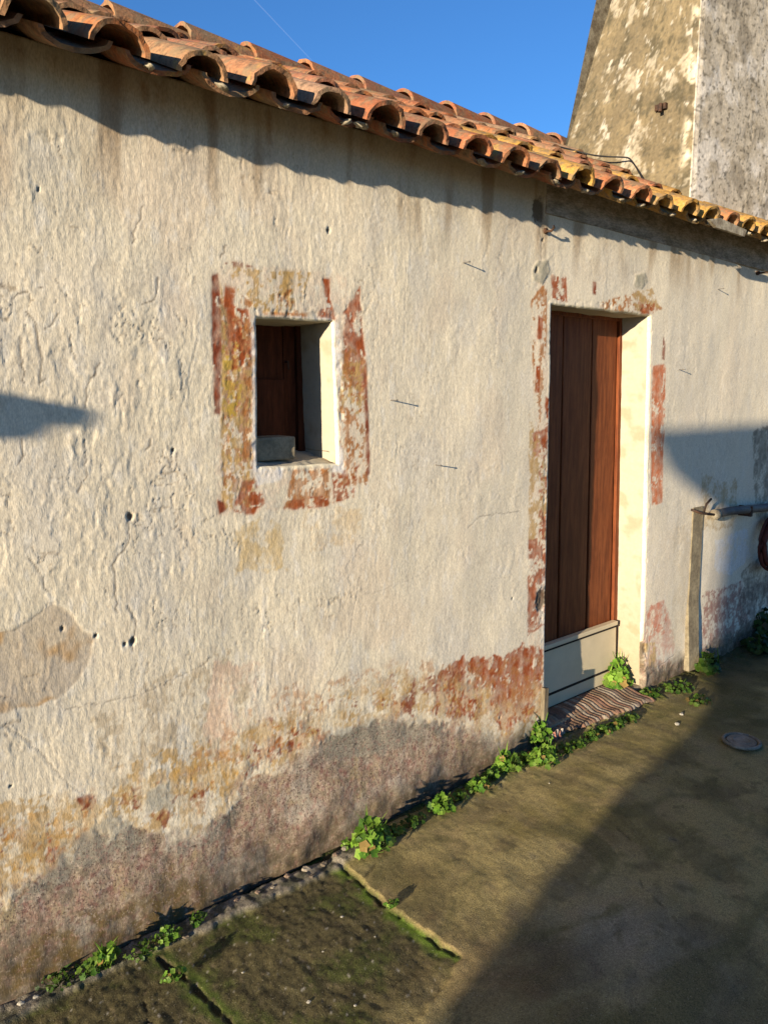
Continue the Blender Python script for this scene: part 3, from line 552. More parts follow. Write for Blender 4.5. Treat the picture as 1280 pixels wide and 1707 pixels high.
for i in range(-11, 24):
    x0 = 1.589 + i * .295 - .01; c = tile_color(x0, 2); n = 14; vs = []; fs = []; L = .37; nl = 4
    yb = rnd.gauss(0, .006)
    for j in range(nl + 1):
        t = j / nl; r = .112 - .020 * t; x = x0 + L * t; zc = ridge_z(x) - .052 + .016 * (1 - t)
        for o in (0, 1):
            for k in range(n + 1):
                a = math.pi * k / n; q = r - o * .016; chip = rnd.gauss(0, .003) if j == 0 else 0
                vs.append((x + chip, RIDGE_Y + yb - math.cos(a) * q, zc + math.sin(a) * q * .92))
    m = n + 1
    for j in range(nl):
        b = j * 2 * m; e = b + 2 * m
        for k in range(n): fs += [(b + k, b + k + 1, e + k + 1, e + k), (b + m + k + 1, b + m + k, e + m + k, e + m + k + 1)]
        fs += [(b, e, e + m, b + m), (b + n, b + m + n, e + m + n, e + n)]
    for k in range(n): e = nl * 2 * m; fs += [(k, m + k, m + k + 1, k + 1), (e + k, e + k + 1, e + m + k + 1, e + m + k)]
    rid.add(vs, fs, c)
ridge = child(rid.build('ridge', M['tile'], None, smooth=True), roof); ridge.modifiers.new('es', 'EDGE_SPLIT').split_angle = R(50)
# deck below the tiles and the rear slope
mb = MB()
for a, b in ((-1.6, 8.1),):
    mb.add([(a, .02, 2.372), (b, .02, 2.372), (b, RIDGE_Y, 2.90), (a, RIDGE_Y, 2.74), (a, 2.3, 2.25), (b, 2.3, 2.25)], [(0, 1, 2, 3), (3, 2, 5, 4)])
child(mb.build('deck', M['dark'], None), roof)
# mortar crumbs wedged in the tile mouths
for i in range(0, 26):
    x = TX0 + i * PITCHX
    for s, pr in ((1, .6), (-1, .3)):
        if rnd.random() < pr:
            mo = MB(); cx_ = x + s * .072 + rnd.gauss(0, .006); cz_ = eave_z(x) + .020 + rnd.gauss(0, .003); rx = rnd.uniform(.012, .028)
            Mx = Matrix.Translation((cx_, -.160, cz_ + .012)) @ Matrix.Rotation(rnd.uniform(-.4, .4), 4, 'Y')
            vs = []
            for a in range(7):
                for b in range(10):
                    th = math.pi * a / 6; ph = 2 * math.pi * b / 10; k = rnd.uniform(.6, 1.15)
                    vs.append(Mx @ Vector((math.sin(th) * math.cos(ph) * rx * k, math.sin(th) * math.sin(ph) * .02 * k, math.cos(th) * .0075 * k)))
            mo.add(vs, [(a * 10 + b, a * 10 + (b + 1) % 10, (a + 1) * 10 + (b + 1) % 10, (a + 1) * 10 + b) for a in range(6) for b in range(10)])
            child(mo.build('mortar_lump', M['mortar'], None, True), roof)

mo = MB(); mo.prism([W(*q, -.2) for q in ((1178, 366), (1196, 364), (1222, 376), (1240, 384), (1236, 395), (1216, 388), (1190, 380))], -.212, -.196); child(mo.build('mortar_lump', M['mortar'], None), roof)
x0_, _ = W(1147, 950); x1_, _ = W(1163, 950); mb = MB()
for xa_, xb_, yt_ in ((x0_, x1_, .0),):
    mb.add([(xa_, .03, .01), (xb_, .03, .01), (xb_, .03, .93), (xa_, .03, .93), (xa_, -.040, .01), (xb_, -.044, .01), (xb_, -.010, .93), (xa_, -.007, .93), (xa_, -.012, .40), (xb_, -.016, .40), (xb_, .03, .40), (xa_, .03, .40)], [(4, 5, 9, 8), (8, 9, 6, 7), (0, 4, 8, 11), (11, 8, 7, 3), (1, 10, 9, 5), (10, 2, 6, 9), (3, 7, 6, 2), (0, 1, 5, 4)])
up_house(mb.build('groove_shade_strip', mat('groove_shade_olive', (.24, .20, .13), .95, n_scale=50, n_amt=.4, bump=.8, c2=(.16, .13, .085)), house, bevel=.003))  # dark strip added to stand for the shade in the groove
# --- chimney
XC, YF, YB = 3.865, 0.045, 1.03
def chim():
    us = np.concatenate([np.linspace(0, 1, 110), 1 + np.linspace(0, 1, 190)[1:]]); zs = np.arange(2.34, 4.6, .009)
    U, Zc = np.meshgrid(us, zs, indexing='ij'); hgt = (Zc - 2.34)
    yb = YB - .37 * hgt; yb = np.maximum(yb, .46) + .006 * fbm(Zc * 3, Zc * 0, 138, 2)
    Lx = XC + 1.9
    Xc = np.where(U <= 1, XC + .012 * hgt, XC + .012 * hgt + (U - 1) * 1.9); Yc = np.where(U <= 1, yb + (YF + .01 * hgt - yb) * U, YF + .01 * hgt)
    s = np.where(U <= 1, U * .68, .68 + (U - 1) * 1.9 * .5)
    d = .010 * fbm(s * 2.2, Zc * 2.2, 120, 3) + .003 * fbm(s * 12, Zc * 12, 121, 4) + .0012 * fbm(s * 40, Zc * 40, 122, 3)
    wl = fbm(s * 6 + .3 * fbm(s * 9, Zc * 9, 130), Zc * 5, 123, 5, .6); d = np.where(U > 1, d * .35, d); d += .002 * ss(.26, .32, wl) + .002 * ss(-.2, -.12, wl)
    nx = np.where(U < 1, -1., 0.); ny = np.where(U < 1, 0., -1.); cm = np.clip(1 - abs(s - .68) / .02, 0, 1); nx = np.where(cm > 0, -.6, nx); ny = np.where(cm > 0, -.6, ny); d = d - cm * .008
    Pc = np.stack([Xc + nx * d, Yc + ny * d, Zc], -1)
    left = U < 1; fine = .3 * fbm(s * 40, Zc * 36, 136, 3)
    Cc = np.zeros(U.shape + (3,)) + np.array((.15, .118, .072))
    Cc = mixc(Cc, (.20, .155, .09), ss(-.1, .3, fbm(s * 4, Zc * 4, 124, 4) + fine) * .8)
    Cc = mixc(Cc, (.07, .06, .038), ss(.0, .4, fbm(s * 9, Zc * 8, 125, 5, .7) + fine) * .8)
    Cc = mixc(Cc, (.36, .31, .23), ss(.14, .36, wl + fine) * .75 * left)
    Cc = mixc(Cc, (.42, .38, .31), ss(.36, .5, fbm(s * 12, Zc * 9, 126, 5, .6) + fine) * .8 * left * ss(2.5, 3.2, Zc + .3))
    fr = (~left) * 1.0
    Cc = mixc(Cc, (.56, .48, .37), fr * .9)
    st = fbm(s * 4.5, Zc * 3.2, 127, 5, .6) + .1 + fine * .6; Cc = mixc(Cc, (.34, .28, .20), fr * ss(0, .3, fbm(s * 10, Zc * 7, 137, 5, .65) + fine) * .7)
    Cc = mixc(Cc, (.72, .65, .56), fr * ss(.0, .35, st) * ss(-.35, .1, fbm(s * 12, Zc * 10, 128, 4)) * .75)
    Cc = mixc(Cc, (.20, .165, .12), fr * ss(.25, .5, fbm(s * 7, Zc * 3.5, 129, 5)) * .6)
    Cc = mixc(Cc, (.60, .52, .38), ss(.045, .0, abs(s - .66)) * ss(0, .25, fbm(s * 8, Zc * 6, 131, 4)) * .8)
    Cc = mixc(Cc, (.10, .085, .06), ss(.35, .5, fbm(s * 50, Zc * 50, 132, 2)) * .7)
    for q, zz in (((.34, 3.05)), ((.5, 3.25))): pass
    dk = abs(fbm(s * 3, Zc * 4, 133, 3)); Cc = mixc(Cc, (.09, .08, .06), ss(.012, .004, dk) * fr * .6)
    Cc *= (1 + .2 * fbm(s * 70, Zc * 70, 134, 2))[..., None]
    return grid_mesh('chimney', Pc, np.clip(Cc, .01, .8))
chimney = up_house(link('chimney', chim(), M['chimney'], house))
mb = MB(); mb.box((XC + 1.9, .06, 2.2), (XC + 1.95, .7, 4.6)); mb.add([(XC + .01, .98, 2.3), (XC + 1.95, .98, 2.3), (XC + 1.95, .44, 4.6), (XC + .03, .44, 4.6)], [(0, 1, 2, 3)])
child(mb.build('rear_face', M['mortar'], None), chimney)
mb = MB(); mb.box((XC - .06, -.06, 4.6), (XC + 2.02, .62, 4.68)); child(mb.build('cap', M['mortar'], None, bevel=.01), chimney)
mb = MB(); xa = XC - .012
yh, zh = .17, None
def onleft(px, py):
    """point of the chimney's left face at a picture position"""
    d = ray(px, py); t = XC / d[0]; return (XC, -CAM_D + t * d[1], CAM_H + t * d[2])
a = onleft(1103, 180)
mb.tube([(XC + .03, a[1], a[2] + .01), (XC - .035, a[1] - .01, a[2] + .006), (XC - .04, a[1] - .012, a[2] - .03)], .010, 8); mb.box((XC - .02, a[1] - .03, a[2] - .012), (XC + .01, a[1] + .03, a[2] + .016))
child(mb.build('bracket', M['iron'], None), chimney)

# ------------------------------------------------------------------ ground
gx2 = np.array(sorted(set([-60, -20, -8, -3, -1, -.3, 0.1] + steps(.34, 5.0, .0052, .0115) + [5.4, 6.5, 9, 20, 60])))
gy2 = np.array(sorted(set([-60, -20, -9, -4, -2.4, -1.9, -1.65] + steps(-1.5, .22, .0085, .0050) + [.6, 2, 5, 20, 60])))
GX, GY = np.meshgrid(gx2, gy2, indexing='ij')
def interpline(pts, x): pts = sorted(pts); return np.interp(x, [p[0] for p in pts], [p[1] for p in pts])
hz = .010 * fbm(GX * 1.2, GY * 1.2, 140, 3) + .003 * fbm(GX * 6, GY * 6, 141, 3) + .0010 * fbm(GX * 45, GY * 45, 142, 3)
near = ss(-2.5, -1.5, GY) * ss(6, 5, GX)
# trowelled arcs in the concrete
ax_, ay_ = G(560, 1560); rad = np.hypot(GX - ax_, (GY - ay_) * 1.6) + .05 * fbm(GX * 3, GY * 3, 143, 2)
arc = np.sin(rad * 42 + 2.5 * fbm(GX * 2, GY * 2, 144, 2)); hz += .0009 * arc * ss(-.2, .3, fbm(GX * 1.7, GY * 1.7, 145, 2))
GC = np.zeros(GX.shape + (3,)) + np.array((.34, .27, .115))
g1 = fbm(GX * 2.2, GY * 2.2, 146, 4); g2 = fbm(GX * 7, GY * 7, 147, 4)
GC = mixc(GC, (.20, .16, .055), ss(-.05, .4, g1) * .75); GC = mixc(GC, (.30, .225, .11), ss(.05, .4, g2) * .55)
GC = mixc(GC, (.15, .12, .055), ss(.1, .45, fbm(GX * 4, GY * 5, 148, 5)) * .65); GC = mixc(GC, (.14, .11, .05), ss(.2, .9, arc) * .35 * ss(-.2, .3, g1))
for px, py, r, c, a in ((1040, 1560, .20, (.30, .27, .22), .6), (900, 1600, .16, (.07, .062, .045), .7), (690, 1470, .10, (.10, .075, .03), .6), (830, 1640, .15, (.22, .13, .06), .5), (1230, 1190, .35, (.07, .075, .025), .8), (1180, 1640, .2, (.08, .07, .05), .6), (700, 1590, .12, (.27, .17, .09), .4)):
    x_, y_ = G(px, py); GC = mixc(GC, c, np.exp(-(np.hypot(GX - x_, GY - y_) / r) ** 2 * (1 + g2)) * a)
sw = fbm(GX * 1.6 + .8 * fbm(GX * 2, GY * 2, 190, 2), GY * 6 + 1.5 * fbm(GX * 1.5, GY * 2, 191, 2), 192, 5, .6)
GC = mixc(GC, (.13, .115, .045), ss(.05, .5, sw) * .65); GC = mixc(GC, (.32, .26, .12), ss(.1, .5, -sw) * .35); GC = mixc(GC, (.10, .085, .04), ss(.25, .55, fbm(GX * 9, GY * 11, 193, 5, .65)) * .5)
# rough mossy slab, lower left
cr1 = GP((560, 1432), (587, 1452), (640, 1500), (700, 1545), (735, 1570), (770, 1597), (740, 1640), (690, 1707), (560, 1950))
slabB = [(.2, .05), (cr1[0][0], .05)] + cr1 + [(.2, -1.6)]
sb = sdist(GX, GY, slabB, .3); mB = ss(-.004, .005, sb + .012 * fbm(GX * 12, GY * 12, 150, 3) * 1.0)
endf = ss(-.72, -.62, GY)   # the broken edge dies out towards the camera
hz -= mB * (.004 + .010 * endf) - mB * (.0022 * fbm(GX * 30, GY * 30, 151, 4) + .0008 * fbm(GX * 90, GY * 90, 152, 2))
B = np.zeros(GC.shape) + np.array((.12, .10, .045)); B = mixc(B, (.07, .085, .02), ss(-.05, .35, fbm(GX * 6, GY * 6, 153, 4)) * .8); B = mixc(B, (.05, .042, .022), ss(.05, .4, fbm(GX * 18, GY * 18, 154, 4)) * .7)
B = mixc(B, (.18, .14, .08), ss(.3, .7, fbm(GX * 55, GY * 40, 155, 3)) * .7); B = mixc(B, (.42, .38, .30), ss(.72, .8, fbm(GX * 62, GY * 62, 156, 2)) * .8); B = mixc(B, (.035, .03, .015), ss(.2, .5, fbm(GX * 70, GY * 70, 158, 2)) * .8)
mB2 = mB * (.25 + .75 * ss(-.95, -.6, GY + .2 * g1)); GC = GC * (1 - mB2[..., None]) + B * mB2[..., None]
d1 = ldist(GX, GY, [(x + .006 * math.sin(i * 9), y) for i, (x, y) in enumerate(cr1[:6])], .12)
dd1 = d1 + .006 * fbm(GX * 30, GY * 30, 157, 3)
GC = mixc(GC, (.12, .20, .02), ss(.07, .01, dd1) * mB * .85 * ss(-.2, .2, fbm(GX * 10, GY * 10, 158, 3)) )
hz -= .012 * ss(.008, .002, dd1) * mB; GC = mixc(GC, (.03, .025, .012), ss(.011, .004, dd1) * .8 * mB)
cr2 = GP((265, 1588), (300, 1615), (340, 1655), (400, 1712), (480, 1800)); d2 = ldist(GX, GY, cr2, .12) + .002 + .014 * fbm(GX * 22, GY * 22, 159, 3)
hz -= .009 * ss(.010, .002, d2); GC = mixc(GC, (.03, .024, .012), ss(.012, .003, d2) * .8); GC = mixc(GC, (.10, .16, .02), ss(.05, .012, d2) * ss(.012, .02, d2) * .6)
cr3 = GP((230, 1640), (245, 1680), (250, 1720)); d3 = ldist(GX, GY, cr3, .1) + .003 + .012 * fbm(GX * 22, GY * 22, 160, 3); hz -= .006 * ss(.009, .003, d3); GC = mixc(GC, (.03, .024, .012), ss(.014, .006, d3) * .8)
# gritty cement fillet along the wall, with a dark trench behind it
yc = np.interp(GX, [.3, .45, .74, 1.1, 1.5, 1.62], [-.10, -.075, -.075, -.105, -.125, -.12]) + .008 * fbm(GX * 8, GX * 0, 161, 3)
wS = np.interp(GX, [.3, 1.0, 1.3, 1.55, 1.66], [.035, .04, .036, .03, .0]); ds = abs(GY - yc) + .008 * fbm(GX * 25, GY * 25, 162, 3)
mS = ss(.008, -.006, ds - wS) * (GX < 1.66); hz += mS * (.012 + .0028 * fbm(GX * 35, GY * 35, 163, 3) + .004 * fbm(GX * 12, GY * 12, 149, 2))
SC = mixc(np.zeros(GC.shape) + np.array((.22, .19, .145)), (.07, .07, .045), ss(.0, .25, fbm(GX * 16, GY * 16, 164, 4)) * .85); SC = mixc(SC, (.36, .32, .25), ss(.4, .8, fbm(GX * 60, GY * 50, 165, 3)) * .8)
GC = GC * (1 - mS[..., None]) + SC * mS[..., None]
tr = ss(yc + wS - .004, yc + wS + .012, GY + .01 * fbm(GX * 20, GY * 20, 166, 3)) * (GX < 1.68); yt = np.interp(GX, [1.6, 1.8, 2.2, 2.7, 2.85], [-.09, -.07, -.06, -.05, -.02]); tr = np.maximum(tr, ss(yt - .01, yt + .01, GY + .015 * fbm(GX * 14, GY * 14, 167, 3)) * (GX >= 1.68) * (GX < 2.76))
hz -= tr * .022; GC = mixc(GC, (.035, .032, .015), tr * .85); GC = mixc(GC, (.06, .10, .015), tr * ss(.05, .3, fbm(GX * 25, GY * 25, 168, 3)) * .8)
# mossy band around the threshold and the right foot of the wall
mm = ss(-.24, -.06, GY + .06 * fbm(GX * 6, GY * 6, 169, 3)) * ss(1.7, 2.1, GX); mg = mm * ss(-.1, .2, fbm(GX * 14, GY * 14, 170, 4)); hz += mg * .006 * (1 + fbm(GX * 40, GY * 40, 171, 3)); GC = mixc(GC, (.10, .13, .02), mg * .8); GC = mixc(GC, (.25, .21, .14), mm * ss(.2, .35, fbm(GX * 20, GY * 20, 172, 3)) * .7)
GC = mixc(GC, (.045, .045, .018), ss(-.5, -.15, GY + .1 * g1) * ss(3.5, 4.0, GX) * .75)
GC = mixc(GC, (.42, .38, .30), ss(1.05, 1.12, fbm(GX * 42, GY * 42, 173, 2)) * .7 * near)
for ln in (GP((640, 1330), (700, 1345), (780, 1338), (850, 1352)), GP((960, 1265), (1010, 1285), (1080, 1290), (1160, 1310)), GP((650, 1510), (672, 1492), (690, 1478)), GP((900, 1310), (985, 1340), (1050, 1400), (1070, 1480), (1150, 1560)), GP((600, 1470), (625, 1440), (640, 1400))):
    dl = ldist(GX, GY, ln, .05) + .004 + .010 * fbm(GX * 16, GY * 16, 194, 4); hz -= .002 * ss(.006, .001, dl); GC = mixc(GC, (.05, .042, .02), ss(.007, .002, dl) * .6)
GC *= (1 + .15 * fbm(GX * 80, GY * 80, 174, 2))[..., None]
hz = hz * near; GC = np.clip(GC, .01, .6)
# sink below the house interior
hz = np.where(GY > .05, hz - .05 * ss(.05, .1, GY), hz)
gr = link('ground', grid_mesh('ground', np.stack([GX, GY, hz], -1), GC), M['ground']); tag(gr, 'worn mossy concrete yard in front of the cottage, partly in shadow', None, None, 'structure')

# ------------------------------------------------------------------ things by the door
def curve_mesh(name, pts, r, m, label, cat, n=8, group=None):
    b = MB(); b.tube(pts, r, n); return tag(b.build(name, m, None, True), label, cat, group)
# rag rug
def rug():
    c = [(2.79, -.055), (3.50, -.125), (3.50, .118), (2.80, .118)]   # front left, front right, back right, back left
    nu, nv = 150, 44; u = np.linspace(0, 1, nu)[:, None] + np.zeros((1, nv)); v = np.linspace(0, 1, nv)[None] + np.zeros((nu, 1))
    x = (c[0][0] * (1 - u) + c[1][0] * u) * (1 - v) + (c[3][0] * (1 - u) + c[2][0] * u) * v; y = (c[0][1] * (1 - u) + c[1][1] * u) * (1 - v) + (c[3][1] * (1 - u) + c[2][1] * u) * v
    x = x + .0015 * fbm(u * 5, v * 5, 180, 2); y = y + (1 - v) * .018 * fbm(u * 9, v * 0, 181, 3)
    sc = 27; ph = u * sc + .10 * fbm(u * 3, v * 2, 182, 2); rid_ = np.abs(np.sin(math.pi * ph)) ** .6
    z = .018 + .020 * ss(.3, .7, v) + .006 * rid_ + .003 * fbm(u * 4, v * 2, 183, 2) * (1 - v) + .0015 * fbm(u * 120, v * 60, 184, 2)
    z = np.where(v < .06, z - .012 * (1 - v / .06), z)
    pal = np.array([(.27, .15, .10), (.36, .29, .21), (.24, .13, .095), (.12, .09, .08), (.34, .20, .13), (.42, .35, .27), (.26, .15, .11), (.18, .13, .11)])
    k = np.floor(ph).astype(int); rs = np.random.RandomState(11); tab = rs.randint(0, len(pal), 80); Cc = pal[tab[np.clip(k + 5, 0, 79)]] * (1 + .25 * fbm(u * 60, v * 8, 185, 3))[..., None]
    Cc = mixc(Cc, (.07, .055, .05), ss(.45, .1, rid_) * .8)
    Cc = mixc(Cc, (.16, .11, .07), .25 + .5 * ss(-.1, .4, fbm(u * 7, v * 3, 186, 4)))
    top = np.stack([x, y, z], -1); o = link('rag_rug', grid_mesh('rag_rug', top, np.clip(Cc, .01, .8)), M['mat'])
    s = o.modifiers.new('thick', 'SOLIDIFY'); s.thickness = .012; s.offset = -1
    return tag(o, 'worn striped rag rug in brown and cream lying on the doorstep', 'doormat')
rug()
mb = MB(); mb.prism([(2.698, .005), (2.730, .0), (2.732, .25), (2.702, .255)], -.037, -.015); pz = mb.build('wooden_stake', M['post'], None, bevel=.003); tag(pz, 'short weathered wooden stake standing against the left foot of the doorway', 'post')
# block on the sill
mb = MB(); mb.box((1.22, .05, 1.345), (1.452, .15, 1.419)); bo = mb.build('concrete_block', M['concrete'], None, bevel=.006); tag(bo, 'small grey concrete block lying on the window sill', 'block')

# nails with their heads standing off the plaster
def nail(px, py, ln, label, tilt=(0, 0), r=.0022):
    x_, z_ = W(px, py); b = MB(); e = (x_ + tilt[0], -ln, z_ + tilt[1]); b.tube([(x_, .01, z_), e], r, 6); b.tube([e, (e[0], e[1] - .0025, e[2])], r * 1.5, 8)
    tag(b.build('nail', M['nail'], None), label, 'nail', 'nails driven into the wall')
nail(652, 667, .030, 'thin nail sticking out of the bare plaster between window and door, the upper of two')
nail(725, 775, .030, 'thin nail sticking out of the plaster, the lowest one between window and door')
nail(772, 438, .030, 'thin nail sticking out of the plaster high between window and door')
nail(1130, 616, .034, 'thin nail right of the doorway beside the red painted strip')
nail(1196, 482, .03, 'thin nail high on the wall to the right of the doorway')
def hook(px, py, label, ln=.04, rise=.03):
    x_, z_ = W(px, py); b = MB(); b.tube([(x_, .02, z_), (x_ + .002, -ln, z_ - .004), (x_ + .004, -ln - .012, z_ + rise * .5), (x_, -ln - .010, z_ + rise)], .005, 8); b.tube([(x_, .01, z_), (x_, -.008, z_)], .012, 8)
    tag(b.build('iron_hook', M['iron'], None, True), label, 'hook')
hook(908, 385, 'rusty iron hook in the wall above the left corner of the door', .03, .015)
hook(1262, 455, 'pale iron hook near the right edge, under the eave board', .06)
# black cable over roof and chimney
def onroof(px, py, y): x_, z_ = W(px, py, y); return (x_, y, z_)
cab = [onroof(930, 244, .78), onroof(950, 249, .70), onroof(985, 258, .60), onroof(1010, 261, .50), onroof(1035, 262, .42), onroof(1048, 264, .38), onroof(1058, 276, .33), onroof(1066, 290, .26), onroof(1075, 306, .16), onroof(1078, 318, .10)]
def smooth_pts(p, n=6):
    p = [Vector(q) for q in p]; r = []
    for i in range(len(p) - 1):
        a = p[max(i - 1, 0)]; b = p[i]; c = p[i + 1]; d = p[min(i + 2, len(p) - 1)]
        for k in range(n): t = k / n; r.append(.5 * ((2 * b) + (c - a) * t + (2 * a - 5 * b + 4 * c - d) * t * t + (3 * b - a - 3 * c + d) * t ** 3))
    return r + [p[-1]]
curve_mesh('cable', smooth_pts(cab), .004, M['cable'], 'thin black cable bending over the roof beside the chimney', 'cable')
# pipe and tap stub at the right
a = W(1190, 858, -.05); b_ = W(1285, 846, -.05)
pp = MB(); pp.tube([(a[0], -.05, a[1]), (a[0] + .15, -.055, a[1] + .004), (b_[0] + .05, -.05, b_[1]), (b_[0] + 1.0, -.05, b_[1] + .01)], .024, 12)
pipe = thing('water_pipe', 'grey water pipe fixed low along the wall at the right edge, its end broken', 'pipe', (a[0], -.05, a[1]))
q = pp.build('pipe', M['pipe'], pipe, True); q.location = (-a[0], .05, -a[1])
pp = MB(); c = W(1165, 855, -.04); pp.tube([(c[0] - .05, -.02, c[1] + .02), (c[0], -.05, c[1]), (a[0], -.05, a[1])], .007, 8); e = W(1180, 838, -.06); pp.tube([(c[0] + .03, -.05, c[1]), (e[0] - .02, -.06, e[1] - .005), (e[0] + .02, -.065, e[1] + .02)], .006, 8)
q = pp.build('bare_wire', M['iron'], pipe, True); q.location = (-a[0], .05, -a[1])
pp = MB(); pp.tube([(a[0] - .005, -.05, a[1]), (a[0] + .03, -.05, a[1])], .030, 12); q = pp.build('collar', M['mortar'], pipe, True); q.location = (-a[0], .05, -a[1])
pp = MB(); x_, z_ = W(1245, 852, -.05); pp.box((x_ - .012, -.078, z_ - .03), (x_ + .012, .0, z_ + .03)); q = pp.build('clip', M['iron'], pipe, False, .003); q.location = (-a[0], .05, -a[1])
# coil of red hose
hx, hz_ = W(1290, 906, -.08); rp = MB(); pts = []
for k in range(24 * 7): an = 2 * math.pi * k / 24; turn = k / 24; r_ = .17 - .014 * (turn % 3.5); pts.append((hx + r_ * math.cos(an), -.05 - .018 * (turn % 2.4), hz_ + r_ * 1.0 * math.sin(an)))
rp.tube(pts, .0095, 8); tag(rp.build('hose_coil', M['hose'], None, True), 'coil of dark red hose hanging under the pipe at the right edge', 'hose')
# drain cover
dx_, dy_ = G(1235, 1239); dr = thing('drain_cover', 'small round metal drain cover set in the shaded concrete', 'drain cover', (dx_, dy_, .004))
pp = MB(); pp.tube([(0, 0, 0), (0, 0, .010)], .062, 28); q = pp.build('lid', M['drain'], dr, False, .002)
pp = MB(); ring = [(.075 * math.cos(t), .075 * math.sin(t), .006) for t in np.linspace(0, 2 * math.pi, 33)]; pp.tube(ring, .008, 8); pp.build('rim', M['drain'], dr, True)
pp = MB(); pp.tube([(.036 * math.cos(t), .036 * math.sin(t), .0095) for t in np.linspace(0, 2 * math.pi, 29)], .0035, 6); pp.build('ring', M['drain'], dr, True)

# ------------------------------------------------------------------ weeds
def leaf(mb, c, n, r, col, lobes=5):
    n = Vector(n).normalized(); a = n.cross(Vector((0, 0, 1)) if abs(n.z) < .9 else Vector((1, 0, 0))).normalized(); b = n.cross(a); ph = random.random() * 6.3; k = 15; c = Vector(c)
    vs = [c - n * r * .12] ; 
    for i in range(k):
        t = 2 * math.pi * i / k; q = r * (1 + .16 * math.cos(lobes * t)) * (1 - .5 * math.exp(-((t - math.pi) / .35) ** 2)); vs.append(c + (a * math.cos(t + ph) + b * math.sin(t + ph)) * q + n * r * (.10 * math.cos(2 * t) + random.uniform(-.05, .05)))
    mb.add(vs, [(0, 1 + i, 1 + (i + 1) % k) for i in range(k)], col)
GREENS = [(.12, .25, .025), (.16, .30, .03), (.08, .19, .02), (.20, .32, .045), (.08, .18, .02), (.18, .30, .04)]
def weed(px, py, w_, h_, nleaf, rl, label, name='broadleaf_weed', dark=1.0, y=None, group='small green weeds along the foot of the wall', blades=None, z0=0.0):
    if blades is None: blades = int(nleaf / 4)
    gx_, gy_ = G(px, py); root = thing(name, label, 'weed', (gx_, gy_, z0), 0, group); lf = MB(); st = MB()
    w_ *= 1.2; h_ *= 1.1
    for i in range(int(nleaf * 1.9)):
        an = random.uniform(0, 6.283); rr_ = w_ * math.sqrt(random.random()); x = rr_ * math.cos(an); yy = rr_ * .7 * math.sin(an); hh = h_ * (1 - .75 * (rr_ / w_) ** 2) * random.uniform(.35, 1)
        p = Vector((x, yy, .01 + hh)); cc = np.array(random.choice(GREENS)) * dark * random.uniform(.55, 1.25)
        if random.random() < .05: cc = np.array((.30, .20, .06)) * dark
        leaf(lf, p, (x / w_ * .7 + random.gauss(0, .35) - .25, yy / w_ * .7 - .35 + random.gauss(0, .35), 1), rl * random.uniform(.4, 1.05), cc)
        st.tube([(x * .25, yy * .25, 0), (x * .7, yy * .7, hh * .6), p], [.0013, .001, .0008], 4, np.array((.12, .2, .03)) * dark)
    for i in range(blades):
        an = random.uniform(0, 6.283); l = random.uniform(.5, 1) * h_ * 1.5; tip = Vector((math.cos(an) * w_ * .8, math.sin(an) * w_ * .6, l)); b0 = Vector((random.gauss(0, w_ * .25), random.gauss(0, w_ * .2), 0)); wv = Vector((-math.sin(an), math.cos(an), 0)) * .0045
        m1 = b0 + (tip - b0) * .5 + Vector((0, 0, l * .15)); lf.add([b0 - wv * .5, b0 + wv * .5, m1 + wv, m1 - wv, tip], [(0, 1, 2, 3), (3, 2, 4)], np.array(random.choice(GREENS)) * dark)
    lf.build('leaves', M['leaf'], root, True); st.build('stems', M['leaf'], root)
    for v in st.c[:0]: pass
    return root
weed(618, 1420, .070, .105, 40, .020, 'bright green lobed weed, the largest, at the corner of the cracked slab')
weed(585, 1405 + 8, .03, .03, 8, .008, 'tiny sprig just left of the largest lobed weed', name='weed_sprig')
weed(655, 1395, .04, .03, 16, .010, 'low dark sprigs just right of the largest lobed weed', dark=.6)
weed(690, 1375, .045, .03, 20, .009, 'low dark green sprigs in the gap between the two brightest weed tufts', dark=.5)
weed(737, 1352, .05, .055, 28, .014, 'bright green weed tuft left of the middle of the wall foot')
weed(765, 1335, .04, .03, 14, .010, 'dark low weed behind the trench edge', dark=.5)
weed(797, 1318, .045, .045, 26, .014, 'bright green weed tuft halfway between the slab corner and the doorway')
weed(820, 1300, .04, .035, 16, .011, 'mid green weed tuft right of the halfway tuft', dark=.8)
weed(845, 1285, .055, .075, 34, .015, 'tall leafy green weed left of the doorstep', )
weed(800, 1275, .03, .035, 12, .009, 'pale sprig close against the plaster left of the doorstep', dark=.9)
weed(875, 1272, .05, .035, 20, .012, 'low dark weed between two leafy weeds near the doorstep', dark=.55)
weed(905, 1275, .065, .075, 42, .016, 'wide bright green weed in front of the wooden stake')
weed(900, 1240, .05, .11, 34, .015, 'tall green weed climbing at the foot of the wooden stake')
weed(1028, 1152, .075, .13, 60, .022, 'yellow-green weed growing in the right corner of the doorway', z0=.02, dark=1.25)
weed(1178, 1120, .075, .10, 44, .022, 'dark green weed at the foot of the vertical groove right of the doorway', dark=.5)
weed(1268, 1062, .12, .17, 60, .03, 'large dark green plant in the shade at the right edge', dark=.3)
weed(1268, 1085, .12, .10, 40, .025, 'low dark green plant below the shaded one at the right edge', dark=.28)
for i, (px, py, d) in enumerate([(940, 1256, .6), (965, 1246, .5), (985, 1232, .7), (1008, 1222, .6), (1030, 1212, .7), (1050, 1203, .5)]):
    weed(px, py, .045, .030, 22, .010, ['small weed at the front left corner of the rag rug', 'second small weed along the front of the rag rug', 'third small weed along the front of the rag rug', 'fourth small weed along the rag rug, before its middle', 'fifth small weed near the right end of the rag rug', 'last small weed at the right front corner of the rag rug'][i], dark=d)
weed(1085, 1160, .07, .03, 30, .011, 'low weeds under the crumbled corner right of the doorway', dark=.6)
